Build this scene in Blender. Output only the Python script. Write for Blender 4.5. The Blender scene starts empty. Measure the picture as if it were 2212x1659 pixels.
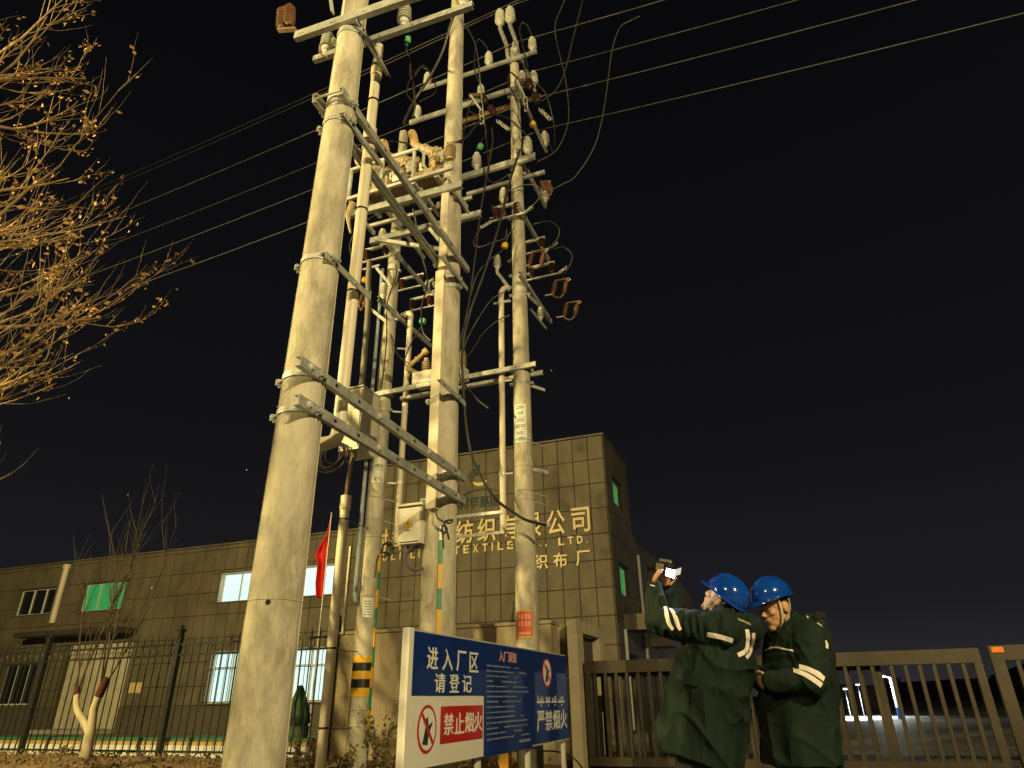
import bpy, bmesh, math, random
from mathutils import Vector, Matrix, noise
from mathutils.bvhtree import BVHTree
R = math.radians
rnd = random.Random(7)
SC = bpy.context.scene
COL = SC.collection

# ------------------------------------------------------------------ camera
PITCH, YAW, ROLL = R(25.5), R(20.8), R(0.9)
fw = Vector((-math.sin(YAW) * math.cos(PITCH), math.cos(YAW) * math.cos(PITCH), math.sin(PITCH)))
r0 = Vector((math.cos(YAW), math.sin(YAW), 0))
u0 = r0.cross(fw)
cup = u0 * math.cos(ROLL) + r0 * math.sin(ROLL)
crt = r0 * math.cos(ROLL) - u0 * math.sin(ROLL)
cam_d = bpy.data.cameras.new('camera'); cam = bpy.data.objects.new('camera', cam_d); COL.objects.link(cam)
M3 = Matrix((crt, cup, -fw)).transposed()
cam.matrix_world = Matrix.Translation((0, 0, 1.0)) @ M3.to_4x4()
cam_d.sensor_width = 36; cam_d.lens = 36 * 1428 / 2212; cam_d.clip_start = 0.05; cam_d.clip_end = 2000
SC.camera = cam

# ------------------------------------------------------------------ night sky
W = bpy.data.worlds.new('World'); SC.world = W; W.use_nodes = True
nt = W.node_tree; nt.nodes.clear()
def wn(t, **k):
    n = nt.nodes.new(t)
    for a, b in k.items(): setattr(n, a, b)
    return n
wo = wn('ShaderNodeOutputWorld'); bg = wn('ShaderNodeBackground'); bg.inputs[1].default_value = 1.0
tc = wn('ShaderNodeTexCoord'); sep = wn('ShaderNodeSeparateXYZ'); nt.links.new(tc.outputs['Generated'], sep.inputs[0])
rp = wn('ShaderNodeValToRGB'); nt.links.new(sep.outputs[2], rp.inputs[0])
e = rp.color_ramp.elements
e[0].position = 0.0; e[0].color = (0.024, 0.0225, 0.0255, 1)
e[1].position = 0.75; e[1].color = (0.0028, 0.0029, 0.0034, 1)
m = rp.color_ramp.elements.new(0.10); m.color = (0.0118, 0.0116, 0.0142, 1)
m = rp.color_ramp.elements.new(0.35); m.color = (0.0060, 0.0061, 0.0072, 1)
# a faint physical twilight on top of the town's sky glow
sky = wn('ShaderNodeTexSky', sky_type='NISHITA'); sky.sun_disc = False
sky.sun_elevation = R(-6); sky.sun_rotation = R(200)
sc = wn('ShaderNodeVectorMath', operation='SCALE'); sc.inputs['Scale'].default_value = 0.01
nt.links.new(sky.outputs[0], sc.inputs[0])
ad = wn('ShaderNodeVectorMath', operation='ADD'); nt.links.new(rp.outputs[0], ad.inputs[0]); nt.links.new(sc.outputs[0], ad.inputs[1])
# stars: sparse cells, each with its own brightness
vo = wn('ShaderNodeTexVoronoi'); vo.inputs['Scale'].default_value = 26
nt.links.new(tc.outputs['Generated'], vo.inputs['Vector'])
lt = wn('ShaderNodeMath', operation='LESS_THAN'); lt.inputs[1].default_value = 0.030; nt.links.new(vo.outputs['Distance'], lt.inputs[0])
sr = wn('ShaderNodeSeparateColor'); nt.links.new(vo.outputs['Color'], sr.inputs[0])
gt = wn('ShaderNodeMath', operation='GREATER_THAN'); gt.inputs[1].default_value = 0.82; nt.links.new(sr.outputs[0], gt.inputs[0])
m1 = wn('ShaderNodeMath', operation='MULTIPLY'); nt.links.new(lt.outputs[0], m1.inputs[0]); nt.links.new(gt.outputs[0], m1.inputs[1])
pw = wn('ShaderNodeMath', operation='POWER'); pw.inputs[1].default_value = 3.0; nt.links.new(sr.outputs[1], pw.inputs[0])
m2 = wn('ShaderNodeMath', operation='MULTIPLY'); nt.links.new(m1.outputs[0], m2.inputs[0]); nt.links.new(pw.outputs[0], m2.inputs[1])
ad2 = wn('ShaderNodeVectorMath', operation='ADD'); nt.links.new(ad.outputs[0], ad2.inputs[0])
sb = wn('ShaderNodeVectorMath', operation='SCALE'); sb.inputs[0].default_value = (0.8, 0.8, 0.85); nt.links.new(m2.outputs[0], sb.inputs['Scale'])
nt.links.new(sb.outputs[0], ad2.inputs[1])
nt.links.new(ad2.outputs[0], bg.inputs[0]); nt.links.new(bg.outputs[0], wo.inputs[0])

# ------------------------------------------------------------------ picture
vs = SC.view_settings
vs.view_transform = 'Standard'; vs.look = 'None'; vs.exposure = 0.0; vs.gamma = 1.0; vs.use_curve_mapping = False
SC.render.engine = 'CYCLES'
SC.cycles.use_denoising = True
SC.cycles.max_bounces = 5; SC.cycles.diffuse_bounces = 2; SC.cycles.glossy_bounces = 3; SC.cycles.transmission_bounces = 4
SC.cycles.sample_clamp_indirect = 4.0
# the three street lamps behind the photographer: x, y, height, watts, colour
STREET_LAMPS = [(-14.0, -1.2, 8.0, 14500, (1.0, 0.78, 0.29)),
                (-3.0, -8.0, 9.0, 2400, (1.0, 0.79, 0.32)),
                (8.0, -4.5, 8.5, 8600, (1.0, 0.80, 0.37))]

# ------------------------------------------------------------------ materials
MATS = {}
def mat(name, col, rough=0.7, metal=0.0, var=0.25, scale=6.0, stretch=(1, 1, 1), bump=0.0, bscale=40.0, emit=None, estr=0.0,
        spec=0.5, dirt=None, dirt_amt=0.0, dscale=2.0, trans=0.0, alpha=1.0, coat=0.0):
    m = bpy.data.materials.new(name); m.use_nodes = True
    n, l = m.node_tree.nodes, m.node_tree.links
    b = n['Principled BSDF']
    b.inputs['Roughness'].default_value = rough; b.inputs['Metallic'].default_value = metal
    b.inputs['Specular IOR Level'].default_value = spec
    b.inputs['Coat Weight'].default_value = coat
    if trans: b.inputs['Transmission Weight'].default_value = trans
    t = n.new('ShaderNodeTexCoord'); mp = n.new('ShaderNodeMapping'); mp.inputs['Scale'].default_value = stretch
    geo = n.new('ShaderNodeNewGeometry'); l.new(geo.outputs['Position'], mp.inputs[0])
    nz = n.new('ShaderNodeTexNoise'); nz.inputs['Scale'].default_value = scale; nz.inputs['Detail'].default_value = 5; nz.inputs['Roughness'].default_value = 0.62
    l.new(mp.outputs[0], nz.inputs['Vector'])
    rmp = n.new('ShaderNodeValToRGB'); l.new(nz.outputs['Fac'], rmp.inputs[0])
    k0, k1 = 1 - var, 1 + var
    rmp.color_ramp.elements[0].position = 0.3; rmp.color_ramp.elements[1].position = 0.7
    rmp.color_ramp.elements[0].color = (*[min(1, c * k0) for c in col], 1)
    rmp.color_ramp.elements[1].color = (*[min(1, c * k1) for c in col], 1)
    out = rmp.outputs[0]
    if dirt:
        n2 = n.new('ShaderNodeTexNoise'); n2.inputs['Scale'].default_value = dscale; n2.inputs['Detail'].default_value = 7; n2.inputs['Roughness'].default_value = 0.7
        l.new(mp.outputs[0], n2.inputs['Vector'])
        r2 = n.new('ShaderNodeValToRGB'); r2.color_ramp.elements[0].position = 0.48; r2.color_ramp.elements[1].position = 0.66
        r2.color_ramp.elements[0].color = (0, 0, 0, 1); r2.color_ramp.elements[1].color = (dirt_amt,) * 3 + (1,)
        l.new(n2.outputs['Fac'], r2.inputs[0])
        mx = n.new('ShaderNodeMix'); mx.data_type = 'RGBA'; l.new(r2.outputs[0], mx.inputs[0]); l.new(out, mx.inputs[6]); mx.inputs[7].default_value = (*dirt, 1)
        out = mx.outputs[2]
    l.new(out, b.inputs['Base Color'])
    # roughness breaks up a little too
    rr = n.new('ShaderNodeMapRange'); rr.inputs[3].default_value = max(0.03, rough - 0.10); rr.inputs[4].default_value = min(1, rough + 0.12)
    l.new(nz.outputs['Fac'], rr.inputs[0]); l.new(rr.outputs[0], b.inputs['Roughness'])
    if bump:
        n3 = n.new('ShaderNodeTexNoise'); n3.inputs['Scale'].default_value = bscale; n3.inputs['Detail'].default_value = 6
        l.new(mp.outputs[0], n3.inputs['Vector'])
        bp = n.new('ShaderNodeBump'); bp.inputs['Strength'].default_value = bump; bp.inputs['Distance'].default_value = 0.02
        l.new(n3.outputs['Fac'], bp.inputs['Height']); l.new(bp.outputs[0], b.inputs['Normal'])
    if emit:
        b.inputs['Emission Color'].default_value = (*emit, 1); b.inputs['Emission Strength'].default_value = estr
    if alpha < 1: b.inputs['Alpha'].default_value = alpha
    MATS[name] = m
    return m

mat('concrete', (0.50, 0.455, 0.37), 0.92, var=0.24, scale=3.4, stretch=(1.5, 1.5, 0.55), bump=0.4, bscale=26, dirt=(0.19, 0.17, 0.12), dirt_amt=0.70, dscale=3.2)
mat('galvanised', (0.47, 0.48, 0.47), 0.48, 0.35, var=0.22, scale=14, bump=0.08, bscale=60, dirt=(0.22, 0.20, 0.17), dirt_amt=0.5, dscale=5)
mat('bright_zinc', (0.66, 0.66, 0.62), 0.42, 0.2, var=0.15, scale=12, dirt=(0.3, 0.27, 0.2), dirt_amt=0.35, dscale=6)
mat('rusty_steel', (0.22, 0.15, 0.09), 0.7, 0.2, var=0.35, scale=10, bump=0.15)
mat('porcelain', (0.62, 0.61, 0.57), 0.16, var=0.06, scale=6, spec=0.6, dirt=(0.5, 0.46, 0.37), dirt_amt=0.45, dscale=8)
mat('brown_porcelain', (0.045, 0.020, 0.013), 0.2, var=0.2, scale=8, spec=0.6)
mat('red_polymer', (0.19, 0.095, 0.055), 0.5, var=0.2, scale=9)
mat('ochre_paint', (0.38, 0.295, 0.18), 0.5, var=0.18, scale=7, dirt=(0.28, 0.19, 0.10), dirt_amt=0.5, dscale=6)
mat('orange_cap', (0.52, 0.36, 0.16), 0.5, var=0.12, scale=8)
mat('yellow_tag', (0.80, 0.48, 0.03), 0.45, var=0.1, scale=8)
mat('green_tag', (0.16, 0.50, 0.26), 0.45, var=0.1, scale=8)
mat('pvc_cream', (0.70, 0.62, 0.50), 0.45, var=0.08, scale=4, stretch=(1, 1, 0.3), dirt=(0.45, 0.37, 0.27), dirt_amt=0.35, dscale=2.5)
mat('pvc_grey', (0.26, 0.24, 0.21), 0.6, var=0.15, scale=4, stretch=(1, 1, 0.3))
mat('pipe_blue', (0.30, 0.37, 0.43), 0.45, var=0.12, scale=5, stretch=(1, 1, 0.3))
mat('black_cable', (0.028, 0.025, 0.023), 0.45, var=0.2, scale=10)
mat('bare_wire', (0.085, 0.078, 0.068), 0.6, 0.2, var=0.15, scale=10)
mat('purple_cable', (0.07, 0.05, 0.10), 0.5, var=0.2, scale=10)
mat('cabinet_paint', (0.66, 0.63, 0.54), 0.4, var=0.06, scale=3, dirt=(0.42, 0.38, 0.3), dirt_amt=0.35, dscale=4)
mat('tile', (0.150, 0.128, 0.094), 0.75, var=0.20, scale=1.4, stretch=(1, 1, 0.45), bump=0.15, bscale=25, dirt=(0.075, 0.062, 0.045), dirt_amt=0.60, dscale=1.1)
mat('joint', (0.055, 0.047, 0.034), 0.9, var=0.2, scale=5)
mat('dado', (0.10, 0.085, 0.07), 0.85, var=0.2, scale=3, bump=0.2)
mat('render_wall', (0.27, 0.22, 0.15), 0.9, var=0.14, scale=2.0, bump=0.3, bscale=45, dirt=(0.15, 0.12, 0.08), dirt_amt=0.6, dscale=1.6)
mat('portal_wall', (0.52, 0.45, 0.32), 0.88, var=0.12, scale=2.5, bump=0.3, bscale=45, dirt=(0.30, 0.25, 0.17), dirt_amt=0.4, dscale=2)
mat('gold_letter', (0.68, 0.54, 0.27), 0.4, var=0.07, scale=5)
mat('logo_green', (0.012, 0.035, 0.040), 0.5, var=0.15, scale=6)
mat('window_frame', (0.70, 0.71, 0.68), 0.5, var=0.08, scale=5)
mat('dark_glass', (0.012, 0.016, 0.018), 0.08, var=0.2, scale=2)
mat('lit_pane', (0.5, 0.55, 0.55), 0.2, var=0.04, scale=3, emit=(0.56, 0.92, 0.97), estr=0.88)
mat('green_pane', (0.05, 0.3, 0.14), 0.25, var=0.25, scale=2, emit=(0.03, 0.38, 0.11), estr=0.45)
mat('shutter_white', (0.64, 0.60, 0.50), 0.6, var=0.1, scale=3, dirt=(0.3, 0.27, 0.2), dirt_amt=0.4, dscale=2)
mat('canopy_dark', (0.06, 0.05, 0.045), 0.7, var=0.2, scale=4)
mat('iron_black', (0.013, 0.014, 0.013), 0.5, 0.0, var=0.25, scale=9)
mat('gate_paint', (0.045, 0.034, 0.022), 0.5, 0.1, var=0.2, scale=6, dirt=(0.08, 0.06, 0.04), dirt_amt=0.5, dscale=4)
mat('sign_navy', (0.004, 0.026, 0.180), 0.42, var=0.14, scale=2.0, spec=0.5)
mat('sign_white', (0.80, 0.77, 0.72), 0.35, var=0.04, scale=3, dirt=(0.6, 0.55, 0.45), dirt_amt=0.3, dscale=3)
mat('sign_red', (0.48, 0.020, 0.022), 0.4, var=0.1, scale=3)
mat('print_white', (0.80, 0.79, 0.76), 0.45, var=0.05, scale=9)
mat('print_grey', (0.22, 0.26, 0.33), 0.5, var=0.2, scale=30)
mat('print_pink', (0.72, 0.36, 0.32), 0.5, var=0.1, scale=9)
mat('print_black', (0.02, 0.035, 0.03), 0.5, var=0.2, scale=9)
mat('print_green', (0.05, 0.16, 0.09), 0.5, var=0.2, scale=9)
mat('plate_white', (0.72, 0.72, 0.66), 0.4, var=0.06, scale=6, dirt=(0.5, 0.48, 0.38), dirt_amt=0.4, dscale=9)
mat('notice_red', (0.70, 0.11, 0.03), 0.55, var=0.1, scale=6)
mat('paper', (0.74, 0.72, 0.66), 0.8, var=0.1, scale=14, bump=0.4, bscale=60)
mat('tape_yellow', (0.78, 0.44, 0.02), 0.4, var=0.1, scale=8, dirt=(0.5, 0.26, 0.02), dirt_amt=0.5, dscale=8)
mat('tape_black', (0.016, 0.015, 0.014), 0.35, var=0.2, scale=8)
mat('strip_green', (0.04, 0.26, 0.13), 0.4, var=0.12, scale=8)
mat('orange_post', (0.80, 0.38, 0.05), 0.5, var=0.12, scale=6)
mat('flag_red', (0.62, 0.020, 0.016), 0.75, var=0.12, scale=6)
mat('flag_yellow', (0.75, 0.5, 0.05), 0.7, var=0.1, scale=6)
mat('asphalt', (0.055, 0.052, 0.048), 0.92, var=0.3, scale=1.5, bump=0.5, bscale=90)
mat('yard_concrete', (0.20, 0.20, 0.18), 0.65, var=0.25, scale=0.5, bump=0.25, bscale=20, dirt=(0.10, 0.10, 0.085), dirt_amt=0.6, dscale=0.35)
mat('soil', (0.15, 0.105, 0.06), 0.95, var=0.4, scale=2.0, bump=0.8, bscale=25)
mat('kerb_stone', (0.42, 0.40, 0.36), 0.85, var=0.15, scale=4, bump=0.3)
mat('kerb_white', (0.55, 0.56, 0.55), 0.7, var=0.1, scale=4, dirt=(0.4, 0.38, 0.33), dirt_amt=0.4, dscale=5)
mat('kerb_green', (0.03, 0.11, 0.05), 0.6, var=0.2, scale=4)
mat('kerb_ochre', (0.36, 0.22, 0.09), 0.7, var=0.2, scale=4)
mat('bark', (0.30, 0.205, 0.10), 0.9, var=0.3, scale=9, stretch=(1, 1, 0.35), bump=0.5, bscale=40)
mat('bark_dark', (0.045, 0.034, 0.023), 0.9, var=0.3, scale=9, stretch=(1, 1, 0.35), bump=0.5, bscale=40)
mat('whitewash', (0.42, 0.37, 0.28), 0.9, var=0.1, scale=8, stretch=(1, 1, 0.4), bump=0.3, dirt=(0.42, 0.34, 0.22), dirt_amt=0.6, dscale=4)
mat('dry_leaf', (0.32, 0.18, 0.07), 0.8, var=0.45, scale=3.0)
mat('litter', (0.15, 0.095, 0.04), 0.9, var=0.5, scale=5.0)
mat('red_cloth', (0.065, 0.014, 0.010), 0.85, var=0.3, scale=12)
mat('weed', (0.15, 0.115, 0.05), 0.9, var=0.45, scale=6.0)
mat('tarp_green', (0.025, 0.075, 0.038), 0.7, var=0.25, scale=3)
mat('shed_dark', (0.055, 0.06, 0.068), 0.8, var=0.2, scale=0.2)
mat('shed_pale', (0.45, 0.46, 0.40), 0.8, var=0.1, scale=0.4)
mat('post_white', (0.72, 0.75, 0.74), 0.5, var=0.06, scale=3)
mat('post_blue', (0.02, 0.05, 0.26), 0.5, var=0.1, scale=3)
mat('flood_glass', (0.8, 0.8, 0.8), 0.3, var=0.02, scale=3, emit=(0.85, 0.95, 1.0), estr=6)
mat('lamp_glass', (0.8, 0.8, 0.8), 0.3, var=0.02, scale=3, emit=(1.0, 0.75, 0.40), estr=40)
mat('lamp_metal', (0.35, 0.36, 0.36), 0.5, 0.4, var=0.1, scale=3)
mat('orange_reflector', (0.85, 0.22, 0.03), 0.3, var=0.1, scale=9)
# people
mat('coat_green', (0.0062, 0.0170, 0.0135), 0.82, var=0.20, scale=7, bump=0.20, bscale=220, spec=0.3)
mat('coat_dark', (0.007, 0.009, 0.008), 0.9, var=0.3, scale=30, bump=0.5, bscale=160)
mat('reflective', (0.88, 0.80, 0.77), 0.5, var=0.06, scale=18)
mat('skin', (0.52, 0.29, 0.17), 0.5, var=0.10, scale=14, bump=0.05, bscale=180, spec=0.4)
mat('hair', (0.010, 0.009, 0.008), 0.6, var=0.3, scale=30)
mat('eye_white', (0.6, 0.57, 0.53), 0.25, var=0.04, scale=5)
mat('lip', (0.36, 0.14, 0.10), 0.5, var=0.1, scale=20)
mat('helmet_blue', (0.004, 0.050, 0.36), 0.13, var=0.07, scale=3, spec=0.6, coat=0.5)
mat('strap', (0.42, 0.37, 0.25), 0.7, var=0.12, scale=20)
mat('denim', (0.035, 0.042, 0.055), 0.9, var=0.3, scale=14, bump=0.3, bscale=120)
mat('shoe', (0.012, 0.011, 0.010), 0.5, var=0.2, scale=14)
mat('device_black', (0.016, 0.016, 0.017), 0.35, var=0.2, scale=14)
mat('device_pale', (0.20, 0.18, 0.15), 0.45, var=0.1, scale=14)
mat('screen', (0.4, 0.4, 0.4), 0.2, var=0.03, scale=14, emit=(0.90, 0.92, 1.0), estr=110)
mat('panel_glow', (0.4, 0.4, 0.4), 0.2, var=0.03, scale=14, emit=(0.60, 0.60, 0.66), estr=0.55)

# ------------------------------------------------------------------ mesh builder
def V(*a): return Vector(a if len(a) > 1 else a[0])
def frame(d):
    d = d.normalized(); a = Vector((0, 0, 1)) if abs(d.z) < 0.9 else Vector((1, 0, 0))
    u = d.cross(a).normalized(); return u, d.cross(u).normalized()

class MB:
    def __init__(s): s.v = []; s.f = []
    def add(s, vs, fs):
        k = len(s.v); s.v += [Vector(p) for p in vs]; s.f += [tuple(i + k for i in f) for f in fs]; return s
    def box(s, lo, hi):
        (a, b, c), (d, e, f) = lo, hi
        return s.add([(a, b, c), (d, b, c), (d, e, c), (a, e, c), (a, b, f), (d, b, f), (d, e, f), (a, e, f)],
                     [(3, 2, 1, 0), (4, 5, 6, 7), (0, 1, 5, 4), (1, 2, 6, 5), (2, 3, 7, 6), (3, 0, 4, 7)])
    def obox(s, c, x, y, z):
        c, x, y, z = V(c), V(x), V(y), V(z)
        P = [c - x - y - z, c + x - y - z, c + x + y - z, c - x + y - z, c - x - y + z, c + x - y + z, c + x + y + z, c - x + y + z]
        F = [(3, 2, 1, 0), (4, 5, 6, 7), (0, 1, 5, 4), (1, 2, 6, 5), (2, 3, 7, 6), (3, 0, 4, 7)]
        if x.cross(y).dot(z) < 0: F = [f[::-1] for f in F]
        return s.add(P, F)
    def bar(s, p0, p1, w, h=None):
        p0, p1 = V(p0), V(p1); u, v = frame(p1 - p0); h = h or w
        return s.obox((p0 + p1) / 2, (p1 - p0) / 2, u * w / 2, v * h / 2)
    def cyl(s, p0, p1, r0, r1=None, n=12, caps=True):
        r1 = r0 if r1 is None else r1
        p0, p1 = V(p0), V(p1); u, v = frame(p1 - p0); P = []
        for p, r in ((p0, r0), (p1, r1)):
            for i in range(n):
                a = 2 * math.pi * i / n; P.append(p + (u * math.cos(a) + v * math.sin(a)) * r)
        F = [(i, n + i, n + (i + 1) % n, (i + 1) % n) for i in range(n)]
        if caps: F += [tuple(range(n)), tuple(reversed(range(n, 2 * n)))]
        return s.add(P, F)
    def tube(s, pts, r, n=6, closed=False):
        pts = [V(p) for p in pts]; N = len(pts); k = len(s.v); up = None
        rr = r if isinstance(r, (list, tuple)) else [r] * N
        for i, p in enumerate(pts):
            if closed: d = pts[(i + 1) % N] - pts[i - 1]
            else: d = pts[min(i + 1, N - 1)] - pts[max(i - 1, 0)]
            d = d.normalized()
            if up is None: u, v = frame(d)
            else:
                u = (up - d * up.dot(d)).normalized(); v = d.cross(u).normalized()
            up = u
            for j in range(n):
                a = 2 * math.pi * j / n; s.v.append(p + (u * math.cos(a) + v * math.sin(a)) * rr[i])
        for i in range(N if closed else N - 1):
            a, b = k + i * n, k + ((i + 1) % N) * n
            for j in range(n): s.f.append((a + j, a + (j + 1) % n, b + (j + 1) % n, b + j))
        if not closed:
            s.f.append(tuple(k + j for j in reversed(range(n)))); s.f.append(tuple(k + (N - 1) * n + j for j in range(n)))
        return s
    def lathe(s, prof, base=(0, 0, 0), axis=(0, 0, 1), n=14):
        base, axis = V(base), V(axis).normalized(); u, v = frame(axis); k = len(s.v)
        for r, h in prof:
            for j in range(n):
                a = 2 * math.pi * j / n; s.v.append(base + axis * h + (u * math.cos(a) + v * math.sin(a)) * max(r, 1e-4))
        for i in range(len(prof) - 1):
            a, b = k + i * n, k + (i + 1) * n
            for j in range(n): s.f.append((a + j, b + j, b + (j + 1) % n, a + (j + 1) % n))
        s.f.append(tuple(k + j for j in range(n))); s.f.append(tuple(k + (len(prof) - 1) * n + j for j in reversed(range(n))))
        return s
    def prism(s, poly, o, U, Vv, thick):
        o, U, Vv = V(o), V(U).normalized(), V(Vv).normalized(); Wn = U.cross(Vv).normalized(); n = len(poly)
        area = sum(poly[i][0] * poly[(i + 1) % n][1] - poly[(i + 1) % n][0] * poly[i][1] for i in range(n))
        if area < 0: poly = poly[::-1]
        P = [o + U * a + Vv * b + Wn * thick for a, b in poly] + [o + U * a + Vv * b for a, b in poly]
        F = [tuple(range(n)), tuple(reversed(range(n, 2 * n)))] + [(i, n + i, n + (i + 1) % n, (i + 1) % n) for i in range(n)]
        return s.add(P, F)
    def section(s, poly, p0, p1, U, Vv):
        p0, p1 = V(p0), V(p1); d = (p1 - p0).normalized(); U = V(U); U = (U - d * U.dot(d)).normalized(); W2 = d.cross(U).normalized()
        if W2.dot(V(Vv)) < 0: W2 = -W2
        n = len(poly)
        P = [p0 + U * a + W2 * b for a, b in poly] + [p1 + U * a + W2 * b for a, b in poly]
        F = [tuple(range(n)), tuple(reversed(range(n, 2 * n)))] + [(i, n + i, n + (i + 1) % n, (i + 1) % n) for i in range(n)]
        return s.add(P, F)
    def channel(s, p0, p1, h=0.08, w=0.045, t=0.007, side=(1, 0, 0), up=(0, 0, 1)):
        # web towards `side`, flanges pointing the other way
        poly = [(0, -h / 2), (0, h / 2), (-w, h / 2), (-w, h / 2 - t), (-t, h / 2 - t), (-t, -h / 2 + t), (-w, -h / 2 + t), (-w, -h / 2)]
        return s.section(poly, p0, p1, side, up)
    def angle(s, p0, p1, w=0.063, t=0.007, side=(1, 0, 0), up=(0, 0, 1)):
        poly = [(0, 0), (0, -w), (-t, -w), (-t, -t), (-w, -t), (-w, 0)]
        return s.section(poly, p0, p1, side, up)
    def ring(s, c, rx, tr, n=22, m=6, axis=(0, 0, 1), ry=None):
        u, v = frame(V(axis)); c = V(c)
        return s.tube([c + (u * math.cos(2 * math.pi * i / n) * rx + v * math.sin(2 * math.pi * i / n) * (ry or rx)) for i in range(n)], tr, m, True)
    def helix(s, p0, p1, rad, wire, turns=5, n=8):
        p0, p1 = V(p0), V(p1); u, v = frame(p1 - p0); N = turns * n
        return s.tube([p0.lerp(p1, i / N) + (u * math.cos(2 * math.pi * i / n) + v * math.sin(2 * math.pi * i / n)) * rad for i in range(N + 1)], wire, 5)
    def mesh(s, name):
        me = bpy.data.meshes.new(name); me.from_pydata([tuple(p) for p in s.v], [], s.f); me.update(); return me

def wloc(o):
    p = Vector((0, 0, 0))
    while o: p += o.location; o = o.parent
    return p
def finish(me, m, smooth=True, ang=38, fix=True):
    if fix:
        bm = bmesh.new(); bm.from_mesh(me); bmesh.ops.recalc_face_normals(bm, faces=bm.faces); bm.to_mesh(me); bm.free()
    me.materials.append(MATS[m] if isinstance(m, str) else m)
    if smooth:
        me.polygons.foreach_set('use_smooth', [True] * len(me.polygons)); me.set_sharp_from_angle(angle=R(ang))
    return me
def put(name, me, loc, parent=None):
    o = bpy.data.objects.new(name, me); COL.objects.link(o)
    if parent: o.parent = parent; o.location = V(loc) - wloc(parent)
    else: o.location = V(loc)
    return o
def build(mb, name, m, parent=None, smooth=True, ang=38, fix=True, label=None):
    if not mb.v: return None
    lo = Vector([min(p[i] for p in mb.v) for i in range(3)]); hi = Vector([max(p[i] for p in mb.v) for i in range(3)])
    c = Vector(((lo.x + hi.x) / 2, (lo.y + hi.y) / 2, lo.z))
    mb.v = [p - c for p in mb.v]
    o = put(name, finish(mb.mesh(name), m, smooth, ang, fix), c, parent)
    if label: o['label'] = label
    return o
def tag(o, label, cat, group=None):
    o['label'] = label; o['category'] = cat
    if group: o['group'] = group
    return o
def thing(name, label, cat, loc, group=None):
    o = bpy.data.objects.new(name, None); COL.objects.link(o); o.location = V(loc); o.empty_display_size = 0.1
    return tag(o, label, cat, group)
def struct(o): o['kind'] = 'structure'; return o
def stuff(o): o['kind'] = 'stuff'; return o
def smoothpath(pts, per=6):
    pts = [V(p) for p in pts]; out = []
    for i in range(len(pts) - 1):
        p0, p1, p2, p3 = pts[max(i - 1, 0)], pts[i], pts[i + 1], pts[min(i + 2, len(pts) - 1)]
        for k in range(per):
            t = k / per
            out.append(0.5 * ((2 * p1) + (p2 - p0) * t + (2 * p0 - 5 * p1 + 4 * p2 - p3) * t * t + (3 * p1 - p0 - 3 * p2 + p3) * t ** 3))
    out.append(pts[-1]); return out
def text(body, name, m, parent, origin, right, up, width=None, height=None, bold=0.0, thick=0.006):
    """flat lettering: origin is its lower left corner; fitted to width and height"""
    c = bpy.data.curves.new('lettering', 'FONT'); c.body = body; c.offset = bold; c.resolution_u = 2
    t = bpy.data.objects.new('lettering', c); COL.objects.link(t)
    me = bpy.data.meshes.new_from_object(t.evaluated_get(bpy.context.evaluated_depsgraph_get()))
    bpy.data.objects.remove(t); bpy.data.curves.remove(c)
    xs = [v.co.x for v in me.vertices]; ys = [v.co.y for v in me.vertices]
    x0, y0, w, h = min(xs), min(ys), max(xs) - min(xs), max(ys) - min(ys)
    sx = width / w if width else None; sy = height / h if height else None
    sx = sx or sy; sy = sy or sx
    mb = MB(); right, up = V(right).normalized(), V(up).normalized(); nrm = right.cross(up); o = V(origin)
    P = [o + right * (v.co.x - x0) * sx + up * (v.co.y - y0) * sy for v in me.vertices]
    F = [tuple(p.vertices) for p in me.polygons]
    mb.add([p + nrm * thick for p in P], F)
    n = len(P)
    ec = {}
    for f in F:
        for i in range(len(f)):
            k = (f[i], f[(i + 1) % len(f)]); ec[tuple(sorted(k))] = ec.get(tuple(sorted(k)), []) + [k]
    mb.v += P
    mb.f += [(e[0][1], e[0][0], e[0][0] + n, e[0][1] + n) for e in ec.values() if len(e) == 1]
    bpy.data.meshes.remove(me)
    return build(mb, name, m, parent, smooth=False, fix=False)

# ================================================================== ground and yard
g = MB().add([(-700, -300, 0), (700, -300, 0), (700, 900, 0), (-700, 900, 0)], [(0, 1, 2, 3)])
struct(build(g, 'ground', 'asphalt', smooth=False))
y_ = MB().add([(-60, 11.75, 0.004), (60, 11.75, 0.004), (60, 150, 0.004), (-60, 150, 0.004)], [(0, 1, 2, 3)])
struct(build(y_, 'yard_pavement', 'yard_concrete', smooth=False))
# dry verge along the fence, a bumpy bed behind a kerb
vg = MB(); nx, ny = 120, 16
for j in range(ny + 1):
    for i in range(nx + 1):
        x = -46 + (46 - 3.5) * i / nx; y = 8.45 + (11.70 - 8.45) * j / ny
        edge = min(1, min(j, ny - j) / 2, min(i, nx - i) / 2)
        vg.v.append(Vector((x, y, 0.035 + edge * (0.03 + 0.06 * (0.5 + noise.noise((x * 1.3, y * 1.3, 0)))))))
for j in range(ny):
    for i in range(nx):
        a = j * (nx + 1) + i; vg.f.append((a, a + 1, a + nx + 2, a + nx + 1))
struct(build(vg, 'verge', 'soil'))
kr = thing('kerb', 'grey stone kerb edging the dry verge in front of the fence', 'kerb', (-20, 8.35, 0))
x = -46.0
kerb_me = None
while x < -3.6:
    if kerb_me is None:
        kb = MB().box((0, 0, 0), (0.985, 0.13, 0.12)); kerb_me = finish(kb.mesh('kerb_block'), 'kerb_stone', False)
    put('stone', kerb_me, (x, 8.31, 0), kr); x += 1.0

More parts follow.
